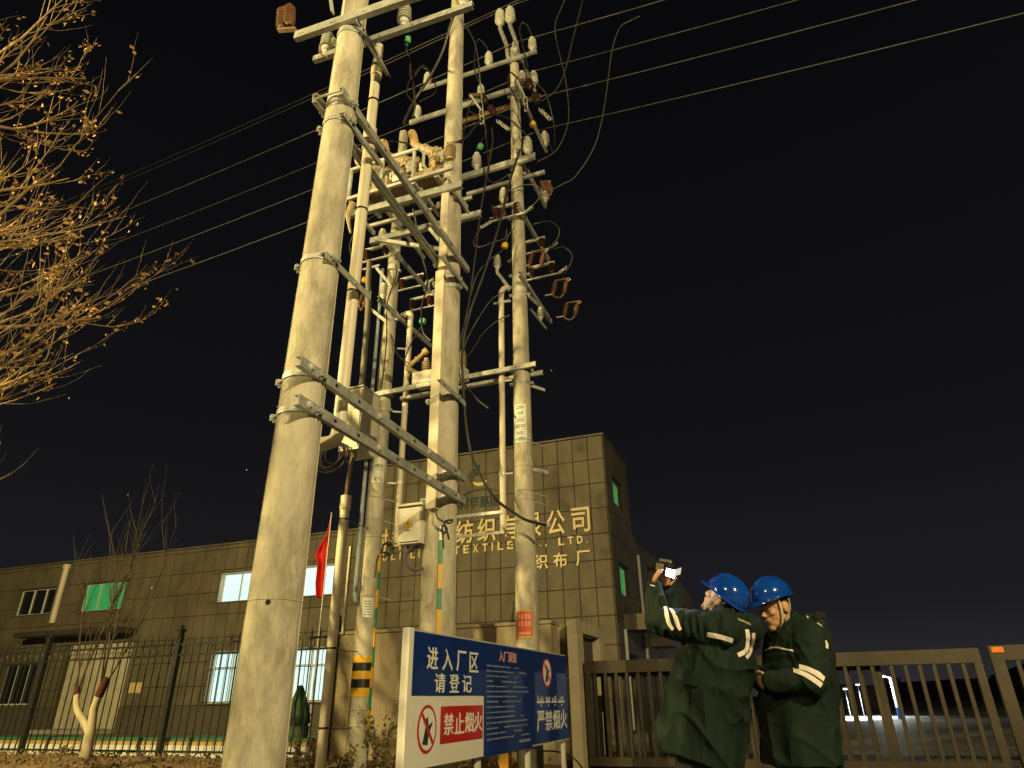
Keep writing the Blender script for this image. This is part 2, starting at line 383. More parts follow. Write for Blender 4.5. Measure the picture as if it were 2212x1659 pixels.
# ================================================================== factory building
FB = thing('factory_building', 'brown tiled factory block with a taller tower carrying gold lettering', 'building', (-15, 22, 0))
ROWS = [9.55, 8.67, 7.79, 6.91, 6.03, 5.15, 4.27, 3.39, 2.51, 1.63, 0.95]
TW = 0.565; XR = -4.93; XT = XR - 17 * TW; XL = XT - 41 * TW
# window openings on the front: x0, x1, z0, z1, kind
WINS = [(-33.6, -31.1, 4.85, 6.02, 'dark'), (-29.35, -26.7, 4.80, 6.02, 'green'), (-21.42, -19.52, 4.74, 5.90, 'lit'), (-17.53, -15.63, 4.72, 5.88, 'lit'),
        (-33.2, -30.9, 1.08, 2.75, 'dark'), (-21.22, -19.30, 1.02, 2.88, 'bars'), (-17.52, -15.60, 1.02, 2.86, 'bars')]
DOOR = (-29.3, -25.55, 0.0, 3.42)
HOLES = [w[:4] for w in WINS] + [DOOR]
def subtract(r, holes):
    out = [r]
    for h in holes:
        nxt = []
        for a in out:
            x0, x1, z0, z1 = a
            if h[0] >= x1 - 1e-4 or h[1] <= x0 + 1e-4 or h[2] >= z1 - 1e-4 or h[3] <= z0 + 1e-4: nxt.append(a); continue
            hx0, hx1 = max(h[0], x0), min(h[1], x1)
            if h[3] < z1: nxt.append((x0, x1, h[3], z1))
            if h[2] > z0: nxt.append((x0, x1, z0, h[2]))
            zz0, zz1 = max(h[2], z0), min(h[3], z1)
            if hx0 > x0: nxt.append((x0, hx0, zz0, zz1))
            if hx1 < x1: nxt.append((hx1, x1, zz0, zz1))
        out = nxt
    return [a for a in out if a[1] - a[0] > 0.02 and a[3] - a[2] > 0.02]
mb = MB()
for r in subtract((XL, XT, 0, 7.05), HOLES) + subtract((XT, XR, 0, 9.52), []):
    mb.box((r[0], 22.0, r[2]), (r[1], 22.32, r[3]))
build(mb, 'wall', 'joint', FB, False)
# the body of the block behind the front wall
mb = MB()
mb.box((XT, 22.33, 0), (XR - 0.34, 25.9, 9.50)); build(mb, 'tower_core', 'dado', FB, False)
mb = MB().box((XL, 22.9, 0), (XT - 0.01, 36, 6.9)); build(mb, 'wing_core', 'dado', FB, False)
TILES = {}
def tile_mesh(w, h):
    k = (round(w, 3), round(h, 3))
    if k not in TILES:
        b = 0.006; t = MB()
        P = [(0, 0, 0), (w, 0, 0), (w, 0, h), (0, 0, h)]
        t.add([(0, 0, 0), (w, 0, 0), (w, 0, h), (0, 0, h), (b, -0.024, b), (w - b, -0.024, b), (w - b, -0.024, h - b), (b, -0.024, h - b)],
              [(4, 5, 6, 7), (0, 1, 5, 4), (1, 2, 6, 5), (2, 3, 7, 6), (3, 0, 4, 7)])
        TILES[k] = finish(t.mesh('tile'), 'tile', False)
    return TILES[k]
GAP = 0.014
far_tiles = MB(); n_single = 0
cells = []
for c in range(17):
    for k in range(len(ROWS) - 1): cells.append((XR - (c + 1) * TW, XR - c * TW, ROWS[k + 1], ROWS[k], True))
wing_rows = [7.08, 6.91, 6.03, 5.15, 4.27, 3.39, 2.51, 1.63, 0.95]
for c in range(41):
    for k in range(len(wing_rows) - 1):
        cells.append((XT - (c + 1) * TW, XT - c * TW, wing_rows[k + 1], wing_rows[k], c < 17 and k > 0))
for x0, x1, z0, z1, single in cells:
    pcs = subtract((x0, x1, z0, z1), HOLES)
    for a in pcs:
        w, h = a[1] - a[0] - 2 * GAP, a[3] - a[2] - 2 * GAP
        if w < 0.03 or h < 0.03: continue
        jit = rnd.uniform(-0.004, 0.004)
        if single and n_single < 296 and len(pcs) == 1:
            put('tile', tile_mesh(w, h), (a[0] + GAP, 22.0 + jit - 0.001, a[2] + GAP), FB); n_single += 1
        else:
            far_tiles.box((a[0] + GAP, 21.975 + jit, a[2] + GAP), (a[1] - GAP, 22.0 + jit - 0.001, a[3] - GAP))
# right-hand side of the tower and the lower block behind it, with two green-lit windows
SIDEW = [(23.05, 24.75, 7.36, 8.42, 'green'), (23.05, 24.75, 4.20, 5.28, 'green')]
mb = MB()
for r in subtract((22.33, 25.9, 0, 9.50), [w[:4] for w in SIDEW]): mb.box((XR - 0.33, r[0], r[2]), (XR, r[1], r[3]))
mb.box((XR - 0.33, 25.91, 0), (XR, 44, 6.60)); build(mb, 'side_wall', 'joint', FB, False)
build(MB().box((-16, 26.0, 0), (XR - 0.34, 44, 6.55)), 'rear_core', 'dado', FB, False)
def side_tiles(y0, y1, rows, holes):
    y = y0
    while y < y1 - 0.05:
        for k in range(len(rows) - 1):
            for a in subtract((y, min(y + TW, y1), rows[k + 1], rows[k]), holes):
                if a[1] - a[0] > 0.06 and a[3] - a[2] > 0.06:
                    far_tiles.box((XR + 0.001, a[0] + GAP, a[2] + GAP), (XR + 0.025, a[1] - GAP, a[3] - GAP))
        y += TW
side_tiles(22.01, 25.88, ROWS, [w[:4] for w in SIDEW])
side_tiles(25.93, 44, [6.62, 6.03, 5.15, 4.27, 3.39, 2.51, 1.63, 0.95], [])
t_ = build(far_tiles, 'tile_field', 'tile', FB, False); stuff(t_)
# dark plinth, copings
mb = MB()
for r in subtract((XL, XR, 0, 0.93), [DOOR]): mb.box((r[0], 21.955, r[2]), (r[1], 21.999, r[3]))
mb.box((XR + 0.001, 22.0, 0), (XR + 0.04, 44, 0.93)); build(mb, 'plinth', 'dado', FB, False)
mb = MB().box((XL - 0.05, 21.93, 7.085), (XT - 0.03, 22.6, 7.15)); build(mb, 'coping', 'tile', FB, False)
mb = MB().box((XT - 0.02, 21.93, 9.555), (XR + 0.06, 25.95, 9.62)); build(mb, 'coping', 'tile', FB, False)
build(MB().box((XR - 0.4, 25.96, 6.625), (XR + 0.06, 44, 6.69)), 'coping', 'tile', FB, False)
def window(x0, x1, z0, z1, kind, yf=22.20):
    w = build(MB().box((x0, yf + 0.03, z0), (x1, yf + 0.05, z1)), 'window', {'lit': 'lit_pane', 'bars': 'lit_pane', 'green': 'green_pane', 'dark': 'dark_glass'}[kind], FB, False)
    f = MB(); t = 0.055
    f.box((x0, yf - 0.03, z0), (x1, yf + 0.02, z0 + t)); f.box((x0, yf - 0.03, z1 - t), (x1, yf + 0.02, z1))
    f.box((x0, yf - 0.029, z0 + t), (x0 + t, yf + 0.019, z1 - t)); f.box((x1 - t, yf - 0.029, z0 + t), (x1, yf + 0.019, z1 - t))
    n = 2 if kind in ('lit', 'bars') else 3
    for i in range(1, n):
        xm = x0 + (x1 - x0) * i / n; f.box((xm - 0.032, yf - 0.028, z0 + t), (xm + 0.032, yf + 0.018, z1 - t))
    if kind == 'bars': f.box((x0 + t, yf - 0.0275, z0 + (z1 - z0) * 0.66), (x1 - t, yf + 0.0175, z0 + (z1 - z0) * 0.66 + 0.06))
    build(f, 'frame', 'window_frame', w, False)
    s = MB().box((x0 - 0.03, 21.93, z0 - 0.05), (x1 + 0.03, 22.16, z0 - 0.002)); build(s, 'sill', 'dado', w, False)
    # plastered reveals, pale at lit windows: the room's glow is put into the colour
    rv = MB().box((x0 + 0.001, 22.0, z0), (x0 + 0.015, yf - 0.031, z1)); rv.box((x1 - 0.015, 22.0, z0), (x1 - 0.001, yf - 0.031, z1)); rv.box((x0 + 0.016, 22.0, z1 - 0.015), (x1 - 0.016, yf - 0.031, z1 - 0.001))
    build(rv, 'reveal', 'shutter_white' if kind in ('lit', 'bars') else 'dado', w, False)
    if kind == 'bars':
        gb = MB()
        for i in range(8):
            xx = x0 + 0.10 + (x1 - x0 - 0.2) * i / 7; gb.box((xx - 0.009, 21.94, z0 + 0.02), (xx + 0.009, 21.958, z1 - 0.02))
        for zz in (z0 + 0.05, z0 + (z1 - z0) * 0.64, z1 - 0.06): gb.box((x0 - 0.02, 21.92, zz - 0.012), (x1 + 0.02, 21.94, zz + 0.012))
        build(gb, 'security_bars', 'iron_black', w, False)
for w in WINS: window(*w)
for y0, y1, z0, z1, k in SIDEW:
    w = build(MB().box((XR - 0.25, y0, z0), (XR - 0.23, y1, z1)), 'window', 'green_pane', FB, False)
    f = MB(); xx = XR - 0.22
    f.box((xx, y0, z0), (xx + 0.05, y1, z0 + 0.05)); f.box((xx, y0, z1 - 0.05), (xx + 0.05, y1, z1))
    for yy in (y0, (y0 + y1) / 2 - 0.03, y1 - 0.06): f.box((xx + 0.001, yy, z0 + 0.05), (xx + 0.049, yy + 0.06, z1 - 0.05))
    build(f, 'frame', 'window_frame', w, False)
# entrance: pale roller door, transom, canopy
dr = build(MB().box((DOOR[0], 22.16, 0.16), (DOOR[1], 22.2, 3.0)), 'door', 'shutter_white', FB, False)
mb = MB()
for i in range(28): mb.box((DOOR[0] + 0.05, 22.135, 0.2 + i * 0.1), (DOOR[1] - 0.05, 22.16, 0.285 + i * 0.1))
build(mb, 'shutter_slats', 'shutter_white', dr, False)
build(MB().box((DOOR[0], 22.10, 3.02), (DOOR[1], 22.22, 3.42)), 'door_transom', 'shutter_white', FB, False)
build(MB().box((DOOR[0], 21.2, 0.0), (DOOR[1], 22.15, 0.15)), 'doorstep', 'kerb_stone', FB, False)
build(MB().box((-31.5, 20.9, 3.74), (-25.4, 21.97, 3.94)), 'canopy', 'canopy_dark', FB, False)
mb = MB(); mb.cyl((-30.6, 21.86, 4.38), (-30.6, 21.86, 6.78), 0.13, n=14); mb.cyl((-30.6, 21.86, 6.78), (-30.6, 21.86, 6.95), 0.17, n=14)
mb.box((-30.66, 21.93, 4.7), (-30.54, 21.98, 4.78)); mb.box((-30.66, 21.93, 6.3), (-30.54, 21.98, 6.38)); build(mb, 'flue_pipe', 'pvc_cream', FB)
build(MB().box((-25.27, 21.955, 1.45), (-24.55, 21.974, 1.83)), 'notice_plate', 'gold_letter', FB, False)
# canopies and small boxes on the side wall
build(MB().box((XR + 0.027, 23.1, 3.02), (XR + 1.0, 24.6, 3.52)), 'side_canopy', 'tile', FB, False)
build(MB().box((XR + 0.027, 27.4, 2.75), (XR + 0.85, 29.0, 3.05)), 'side_canopy', 'tile', FB, False)
build(MB().box((XR + 0.05, 23.5, 0.02), (XR + 0.12, 24.3, 2.3)), 'side_door', 'dark_glass', FB, False)
for yy in (22.7, 26.2): build(MB().cyl((XR + 0.12, yy, 0.1), (XR + 0.12, yy, 6.0 if yy > 25 else 3.0), 0.06, n=10), 'downpipe', 'post_white', FB)
# gold lettering, one object for each character
for i, ch in enumerate('尉犁利华纺织有限公司'):
    xx = -6.21 - (9 - i) * 0.8865
    text(ch, 'letter', 'gold_letter', FB, (xx, 21.955, 6.12), (1, 0, 0), (0, 0, 1), 0.72 if ch not in '公司限' else 0.66, 0.86, bold=0.014, thick=0.05)
def word(s, x, pitch, w, z0, h):
    for ch in s:
        if ch != ' ':
            ww = {'I': 0.055, '.': 0.055, ',': 0.06}.get(ch, w); hh = {'.': 0.055, ',': 0.11}.get(ch, h)
            text(ch, 'letter', 'gold_letter', FB, (x, 21.955, z0 - (0.05 if ch == ',' else 0)), (1, 0, 0), (0, 0, 1), ww, hh, bold=0.03, thick=0.04)
        x += pitch * (0.62 if ch in 'I.,' else 1)
word('YULI', -14.02, 0.36, 0.2, 5.77, 0.28); word('LIHUA', -12.48, 0.345, 0.2, 5.77, 0.28)
word('TEXTILE', -10.68, 0.37, 0.22, 5.77, 0.29); word('CO.,', -8.05, 0.33, 0.2, 5.77, 0.28); word('LTD.', -6.71, 0.33, 0.21, 5.74, 0.27)
for ch, xx in zip('织布厂', (-7.62, -6.93, -6.12)): text(ch, 'letter', 'gold_letter', FB, (xx, 21.955, 5.0), (1, 0, 0), (0, 0, 1), 0.5, 0.5, bold=0.014, thick=0.04)
# dark emblem over the lettering: leaf, crescent, arc and four characters
lg = build(MB().prism([(0.02, -0.02), (-0.02, 0.16), (0.05, 0.33), (0.22, 0.48), (0.42, 0.62), (0.45, 0.50), (0.38, 0.34), (0.40, 0.26), (0.25, 0.20), (0.16, 0.10), (0.14, -0.03)],
                (-10.14, 21.96, 8.46), (1, 0, 0), (0, 0, 1), 0.03), 'emblem', 'logo_green', FB, False)
mb = MB(); arc = [(math.cos(a) * 0.30, math.sin(a) * 0.22) for a in [R(190 + 14 * i) for i in range(12)]]; arc += [(math.cos(a) * 0.27, math.sin(a) * 0.09) for a in [R(344 - 14 * i) for i in range(12)]]
build(mb.prism(arc, (-9.68, 21.96, 8.44), (1, 0, 0), (0, 0, 1), 0.03), 'crescent', 'gold_letter', lg, False)
mb = MB(); arc = [(math.cos(a) * 0.72, math.sin(a) * 0.24) for a in [R(165 - 12 * i) for i in range(13)]]; arc += [(math.cos(a) * 0.69, math.sin(a) * 0.17) for a in [R(21 + 12 * i) for i in range(13)]]
build(mb.prism(arc, (-9.66, 21.96, 7.88), (1, 0, 0), (0, 0, 1), 0.03), 'arc', 'logo_green', lg, False)
for i, ch in enumerate('利华集团'): text(ch, 'letter', 'logo_green', FB, (-10.56 + i * 0.43, 21.958, 7.40), (1, 0, 0), (0, 0, 1), 0.37, 0.42, bold=0.014, thick=0.03)

# ================================================================== wall beside the gate and the gate portal
gw = thing('garden_wall', 'beige rendered wall behind the poles, next to the gate', 'wall', (-5.9, 11.6, 0))
build(MB().box((-8.1, 11.5, 0), (-3.72, 11.74, 2.17)), 'wall_body', 'render_wall', gw, False)
build(MB().box((-8.14, 11.47, 2.172), (-3.70, 11.77, 2.225)), 'wall_cap', 'render_wall', gw, False)
build(MB().box((-3.718, 11.60, 0), (-3.372, 11.90, 2.16)), 'wall_return', 'render_wall', gw, False)
gp = thing('gate_portal', 'pale rendered portal frame at the left end of the sliding gate', 'gatepost', (-3.28, 12.1, 0))
build(MB().box((-3.37, 11.27, 0), (-3.20, 11.63, 2.0)), 'post', 'portal_wall', gp, False)
build(MB().box((-3.37, 12.77, 0), (-3.20, 13.06, 2.0)), 'post', 'portal_wall', gp, False)
build(MB().box((-3.37, 11.27, 2.002), (-3.20, 13.06, 2.19)), 'lintel', 'portal_wall', gp, False)
build(MB().box((-3.368, 11.632, 0), (-3.34, 12.768, 1.99)), 'shade_panel', 'dado', gp, False)  # dark sheet across the opening, its shade put into the colour

# ================================================================== iron fence on the left
def fence_picket():
    m = MB(); m.box((-0.009, -0.009, 0.12), (0.009, 0.009, 2.20))
    m.add([(-0.028, -0.004, 2.2), (0.028, -0.004, 2.2), (0, -0.004, 2.34), (-0.028, 0.004, 2.2), (0.028, 0.004, 2.2), (0, 0.004, 2.34)], [(0, 1, 2), (5, 4, 3), (0, 3, 4, 1), (1, 4, 5, 2), (2, 5, 3, 0)])
    m.lathe([(0.0, 0), (0.017, 0.015), (0.0, 0.03)], (0, 0, 2.17), n=6)
    return finish(m.mesh('picket'), 'iron_black', False)
pk = fence_picket()
rg = finish(MB().ring((0, 0, 0), 0.088, 0.008, 14, 5, (0, 1, 0)).mesh('ring'), 'iron_black')
FE = thing('iron_fence', 'black wrought iron fence with spear tops and ring frieze', 'fence', (-14, 11.5, 0))
posts = [-8.06 - 3.97 * i for i in range(8)]
for x in posts:
    m = MB().box((x - 0.05, 11.45, 0), (x + 0.05, 11.55, 2.42)); m.box((x - 0.07, 11.43, 2.421), (x + 0.07, 11.57, 2.46)); m.lathe([(0.0, 0), (0.045, 0.02), (0.05, 0.05), (0.0, 0.1)], (x, 11.5, 2.46), n=8)
    build(m, 'post', 'iron_black', FE, False)
for a, b in zip(posts[1:], posts[:-1]):
    for z in (0.16, 1.94, 2.15): build(MB().box((a + 0.052, 11.485, z - 0.02), (b - 0.052, 11.515, z + 0.02)), 'rail', 'iron_black', FE, False)
    n = 20
    for i in range(1, n): put('picket', pk, (a + (b - a) * i / n, 11.5, 0), FE)
    for i in range(10): put('ring', rg, (a + (b - a) * (i + 0.5) / 10, 11.5, 2.045), FE)
# white painted planter kerb just inside the fence
pl = thing('planter_kerb', 'low white painted planter kerb with a green band behind the iron fence', 'kerb', (-20, 12.2, 0))
build(MB().box((-40, 12.15, 0), (-9.0, 12.40, 0.23)), 'kerb_face', 'kerb_white', pl, False)
build(MB().box((-40, 12.17, 0.232), (-9.0, 12.40, 0.30)), 'kerb_band', 'kerb_ochre', pl, False)
build(MB().box((-40, 12.19, 0.302), (-9.0, 12.40, 0.37)), 'kerb_top', 'kerb_green', pl, False)

# ================================================================== sliding gate
def gate(name, label, x0, x1, y, bars, postw, top=1.55, refl=False):
    t = thing(name, label, 'gate', ((x0 + x1) / 2, y, 0), 'leaves of the sliding gate')
    build(MB().box((x0, y - 0.04, top - 0.185), (x1, y + 0.04, top)), 'top_rail', 'gate_paint', t, False)
    build(MB().box((x0, y - 0.04, 0.05), (x1, y + 0.04, 0.17)), 'bottom_rail', 'gate_paint', t, False)
    for xp in (x0 + postw / 2, x1 - postw / 2): build(MB().box((xp - postw / 2, y - 0.042, 0.172), (xp + postw / 2, y + 0.042, top - 0.187)), 'gate_post', 'gate_paint', t, False)
    me = finish(MB().box((-0.024, -0.024, 0.171), (0.024, 0.024, top - 0.186)).mesh('bar'), 'gate_paint', False)
    for xb in bars: put('bar', me, (xb, y, 0), t)
    if refl: build(MB().box((x0 + 0.03, y - 0.052, top - 0.09), (x0 + 0.17, y - 0.043, top - 0.02)), 'reflector', 'orange_reflector', t, False)
    return t
gate('sliding_gate', 'brown steel gate leaf behind the two workers, joined to the pale portal', -3.16, 2.46, 11.5, [-3.0 + 0.178 * i for i in range(24)] + [1.34 + 0.178 * i for i in range(6)], 0.10)
gate('sliding_gate', 'brown steel gate leaf at the right edge with an orange reflector', 2.56, 7.2, 11.42, [2.86 + 0.178 * i for i in range(24)], 0.15, 1.57, True)
gate('sliding_gate', 'rear brown steel gate leaf whose bars double up behind the second worker', -3.6, 1.22, 11.68, [-3.45 + 0.176 * i for i in range(26)], 0.09, 1.50)

# ================================================================== far yard
def shed(label, x0, x1, y, h, ridge, m='shed_dark', doors=3):
    t = thing('shed', label, 'shed', ((x0 + x1) / 2, y, 0))
    build(MB().box((x0, y, 0), (x1, y + 14, h)), 'wall', m, t, False)
    mb = MB().prism([(x0 - 0.3, h + 0.005), (x1 + 0.3, h + 0.005), ((x0 + x1) / 2, h + ridge)], (0, y + 14.3, 0), (1, 0, 0), (0, 0, 1), 14.6)
    build(mb, 'roof', m, t, False)
    for i in range(doors):
        xd = x0 + (x1 - x0) * (i + 0.5) / doors
        build(MB().box((xd - 0.9, y - 0.04, 0.0), (xd + 0.9, y - 0.005, h * 0.7)), 'door', 'canopy_dark', t, False)
shed('long dark shed across the yard right of the white lamp post', 16.5, 23.5, 140, 2.7, 0.12)
shed('second dark shed across the yard, nearer the right gate post', 23.9, 30.5, 140, 2.95, 0.12)
shed('tall grey gabled shed at far right of the yard', 27.0, 40, 110, 3.0, 2.2)
shed('small pale gatehouse roof rising behind the dark sheds', 17.2, 20.4, 165, 3.7, 0.3, 'shed_pale', 1)
shed('low grey store at the left of the floodlit yard', 1.2, 5.6, 60, 1.5, 0.2, 'shed_dark', 2)
def yard_light(name, label, x, y, h):
    t = thing(name, label, 'floodlight', (x, y, 0), 'small floodlights in the yard')
    build(MB().cyl((x, y, 0), (x, y, h), 0.022, n=8), 'post', 'shed_dark', t)
    build(MB().box((x - 0.10, y - 0.10, h), (x + 0.10, y + 0.06, h + 0.05)), 'housing', 'lamp_metal', t, False)
    build(MB().box((x - 0.085, y - 0.09, h - 0.03), (x + 0.085, y + 0.04, h - 0.003)), 'lens', 'flood_glass', t, False)
    ld = bpy.data.lights.new('floodlight_lamp', 'SPOT'); ld.energy = 1500; ld.color = (0.85, 0.95, 1.0); ld.shadow_soft_size = 0.1; ld.spot_size = R(150); ld.spot_blend = 0.6
    lo = bpy.data.objects.new('floodlight_lamp', ld); COL.objects.link(lo); lo.parent = t; lo.location = (0, -0.6, h - 0.10)
yard_light('yard_floodlight', 'small white floodlight low in the yard, left of the pair', 2.20, 37.0, 1.22)
yard_light('yard_floodlight', 'small white floodlight in the yard, right of the pair', 2.95, 39.5, 1.42)
lp = thing('yard_lamp_post', 'white lamp post with a blue foot standing in the floodlit yard', 'lamp post', (3.95, 35, 0))
build(MB().cyl((3.95, 35, 0), (3.95, 35, 0.45), 0.075, n=10), 'foot', 'post_blue', lp)
build(MB().cyl((3.95, 35, 0.452), (3.95, 35, 1.62), 0.07, 0.06, n=10), 'shaft', 'post_white', lp)
build(MB().bar((3.95, 35, 1.60), (3.55, 34.9, 1.72), 0.05), 'arm', 'post_white', lp, False)
build(MB().obox((3.48, 34.88, 1.735), (0.13, 0, -0.03), (0, 0.06, 0), (0, 0, 0.025)), 'head', 'post_white', lp, False)
build(MB().obox((3.48, 34.88, 1.70), (0.10, 0, -0.024), (0, 0.045, 0), (0, 0, 0.006)), 'lens', 'flood_glass', lp, False)
ld = bpy.data.lights.new('yard_lamp', 'POINT'); ld.energy = 160; ld.color = (0.9, 1.0, 0.95); ld.shadow_soft_size = 0.08
lo = bpy.data.objects.new('yard_lamp', ld); COL.objects.link(lo); lo.parent = lp; lo.location = (-0.42, -0.35, 1.5)

# ================================================================== street lamps (behind the photographer)
LNAMES = ['tall street lamp down the road to the left, behind the bare tree', 'tall street lamp straight behind the photographer', 'tall street lamp down the road to the right, facing the sign']
for (x, y, h, wat, col), lab in zip(STREET_LAMPS, LNAMES):
    t = thing('street_lamp', lab, 'street lamp', (x, y - 1.6, 0), 'street lamps along the road')
    build(MB().cyl((x, y - 1.6, 0), (x, y - 1.6, h + 0.1), 0.10, 0.06, n=12), 'post', 'lamp_metal', t)
    build(MB().tube(smoothpath([(x, y - 1.6, h), (x, y - 1.2, h + 0.3), (x, y - 0.3, h + 0.32)]), 0.035, 8), 'arm', 'lamp_metal', t)
    build(MB().obox((x, y, h + 0.3), (0.15, 0, 0), (0, 0.4, 0), (0, 0, 0.05)), 'head', 'lamp_metal', t, False)
    build(MB().obox((x, y, h + 0.235), (0.12, 0, 0), (0, 0.34, 0), (0, 0, 0.012)), 'lens', 'lamp_glass', t, False)
    ld = bpy.data.lights.new('street_light', 'POINT'); ld.energy = wat; ld.color = col; ld.shadow_soft_size = 0.06
    lo = bpy.data.objects.new('street_light', ld); COL.objects.link(lo); lo.parent = t; lo.location = (0, 1.6, h + 0.08)

# ================================================================== concrete poles
PA, PB, PC, PD = (-2.99, 3.56), (-3.20, 6.23), (-3.60, 9.97), (-6.44, 9.97)
POLE = {}
def pole(key, label, p, top, r0_, slope):
    t = thing('utility_pole', label, 'utility pole', (p[0], p[1], 0), 'concrete poles of the switch station')
    rad = lambda z: r0_ - slope * z
    prof = []; z = -0.3
    while z < top: prof.append((rad(z) + 0.0012 * math.sin(z * 5), z)); z += 0.5
    prof.append((rad(top), top))
    m = MB().lathe(prof, (p[0], p[1], 0), n=40)
    # cast seam on two sides and the joint collar of the mould
    build(m, 'shaft', 'concrete', t)
    sm = MB()
    for a in (0.6, 0.6 + math.pi):
        d = Vector((math.cos(a), math.sin(a), 0)); sm.tube([V(p[0], p[1], z_) + d * (rad(z_) + 0.001) for z_ in (0, top)], 0.006, 4)
    build(sm, 'mould_seam', 'concrete', t)
    POLE[key] = (t, p, rad); return t
pole('A', 'nearest and thickest concrete pole, in the left foreground', PA, 10.5, 0.176, 0.0077)
pole('B', 'middle concrete pole carrying a flat cream cable cover', PB, 12.6, 0.188, 0.0085)
pole('C', 'right-hand concrete pole with three white plates, by the gate', PC, 14.75, 0.186, 0.0063)
pole('D', 'concrete pole with yellow and black tape rings near its foot', PD, 13.2, 0.175, 0.0062)
def hoop(key, z, h=0.045, ears=((1, 0),), m='galvanised'):
    t, p, rad = POLE[key]; r = rad(z)
    mb = MB().lathe([(r + 0.001, -h / 2), (r + 0.009, -h / 2), (r + 0.009, h / 2), (r + 0.001, h / 2)], (p[0], p[1], z), n=32)
    for ex, ey in ears:
        d = Vector((ex, ey, 0)).normalized(); c = V(p[0], p[1], z) + d * (r + 0.035); s = Vector((-d.y, d.x, 0))
        for k in (-0.022, 0.022): mb.obox(c + s * k, d * 0.032, s * 0.004, V(0, 0, h / 2))
        mb.cyl(c - s * 0.05, c + s * 0.05, 0.009, n=6); mb.cyl(c + s * 0.035, c + s * 0.05, 0.017, n=6)
    return build(mb, 'clamp', m, t)
def wirehoop(key, z, m='bright_zinc', tail=True):
    t, p, rad = POLE[key]; mb = MB().ring((p[0], p[1], z), rad(z) + 0.006, 0.007, 28, 5)
    if tail:
        q = V(p[0] + rad(z) * 0.8, p[1] + rad(z) * 0.55, z); mb.tube([q, q + V(0.1, 0.06, -0.03), q + V(0.17, 0.14, -0.05)], 0.007, 5)
    return build(mb, 'tie_wire', m, t)

# ---- insulators
INS = {}
def ins_mesh(kind):
    if kind in INS: return INS[kind]
    if kind == 'post':
        prof = [(0.030, 0.0), (0.032, 0.035), (0.045, 0.045), (0.050, 0.085)]
        z = 0.085
        for i in range(5):
            w = 0.073 - 0.002 * i; prof += [(0.036, z + 0.002), (w, z + 0.010), (w, z + 0.016), (0.038, z + 0.034)]; z += 0.040
        prof += [(0.045, z + 0.012), (0.040, z + 0.04), (0.022, z + 0.055), (0.0, z + 0.057)]; mt = 'porcelain'
    elif kind == 'brown':
        prof = [(0.03, 0), (0.035, 0.02)]; z = 0.02
        for i in range(6): prof += [(0.048, z + 0.004), (0.070, z + 0.012), (0.070, z + 0.018), (0.048, z + 0.034)]; z += 0.036
        prof += [(0.035, z + 0.01), (0.03, z + 0.04), (0.0, z + 0.041)]; mt = 'brown_porcelain'
    elif kind == 'arrester':
        prof = [(0.02, 0), (0.022, 0.02)]; z = 0.02
        for i in range(6): prof += [(0.026, z + 0.003), (0.047, z + 0.014), (0.047, z + 0.019), (0.027, z + 0.028)]; z += 0.035
        prof += [(0.02, z + 0.01), (0.012, z + 0.05), (0.0, z + 0.051)]; mt = 'red_polymer'
    elif kind == 'ochre':
        prof = [(0.05, 0), (0.05, 0.03)]; z = 0.03
        for i in range(5): prof += [(0.05, z + 0.004), (0.075, z + 0.014), (0.075, z + 0.02), (0.05, z + 0.036)]; z += 0.042
        prof += [(0.045, z + 0.01), (0.04, z + 0.06), (0.0, z + 0.061)]; mt = 'ochre_paint'
    INS[kind] = finish(MB().lathe(prof, n=18).mesh(kind), mt); return INS[kind]
def insul(kind, loc, parent, name='insulator', axis=(0, 0, 1), scale=1.0):
    o = put(name, ins_mesh(kind), loc, parent); a = V(axis).normalized()
    o.rotation_euler = Vector((0, 0, 1)).rotation_difference(a).to_euler(); o.scale = (scale,) * 3; return o
def arm(key, p0, p1, kind='channel', h=0.09, w=0.05, side=(0, -1, 0), m='galvanised', ins=(), name='crossarm', sc_=1.0):
    t = POLE[key][0]; mb = MB(); p0, p1 = V(p0), V(p1)
    if kind == 'channel': mb.channel(p0, p1, h, w, 0.008, side)
    else: mb.angle(p0, p1, w, 0.007, side)
    d = (p1 - p0).normalized(); L = (p1 - p0).length; s = V(side).normalized()
    k = 0.08
    while k < L:                                   # bolt heads and slotted holes along the web
        mb.cyl(p0 + d * k + s * 0.0 - V(0, 0, 0.012 if kind == 'channel' else 0.03), p0 + d * k + s * 0.014 - V(0, 0, 0.012 if kind == 'channel' else 0.03), 0.013, n=6); k += 0.37
    o = build(mb, name, m, t, False)
    for f in ins:
        f, kind2 = (f if isinstance(f, tuple) else (f, 'post'))
        insul(kind2, p0 + d * (L * f) - s * 0.025 + V(0, 0, h / 2 if kind == 'channel' else 0.0), o, scale=sc_)
    return o

# ================================================================== steelwork shared by poles A and B
def beam(label, p0, p1, side, h=0.075, w=0.045):
    mb = MB().channel(p0, p1, h, w, 0.007, side); d = (V(p1) - V(p0)); L = d.length; d.normalize(); s = V(side).normalized()
    k = 0.12; i = 0
    t = thing('steel_beam', label, 'beam', V(p0), 'channel beams tying the two front poles together')
    build(mb, 'web', 'galvanised', t, False)
    bl = MB(); hl = MB()
    while k < L:
        c = V(p0) + d * k + s * 0.001
        if i % 3 == 0: bl.cyl(c, c + s * 0.02, 0.018, n=6); bl.cyl(c, c + s * 0.006, 0.03, n=10)
        else: hl.obox(c, d * 0.018, s * 0.0015, V(0, 0, 0.011))
        k += 0.34; i += 1
    build(bl, 'bolts', 'bright_zinc', t, False); build(hl, 'slots', 'tape_black', t, False)
    return t
beam('lowest grey channel beam from the thick front pole to the middle pole', (-2.80, 3.30, 2.86), (-3.0, 6.42, 2.96), (1, 0.06, 0), 0.078)
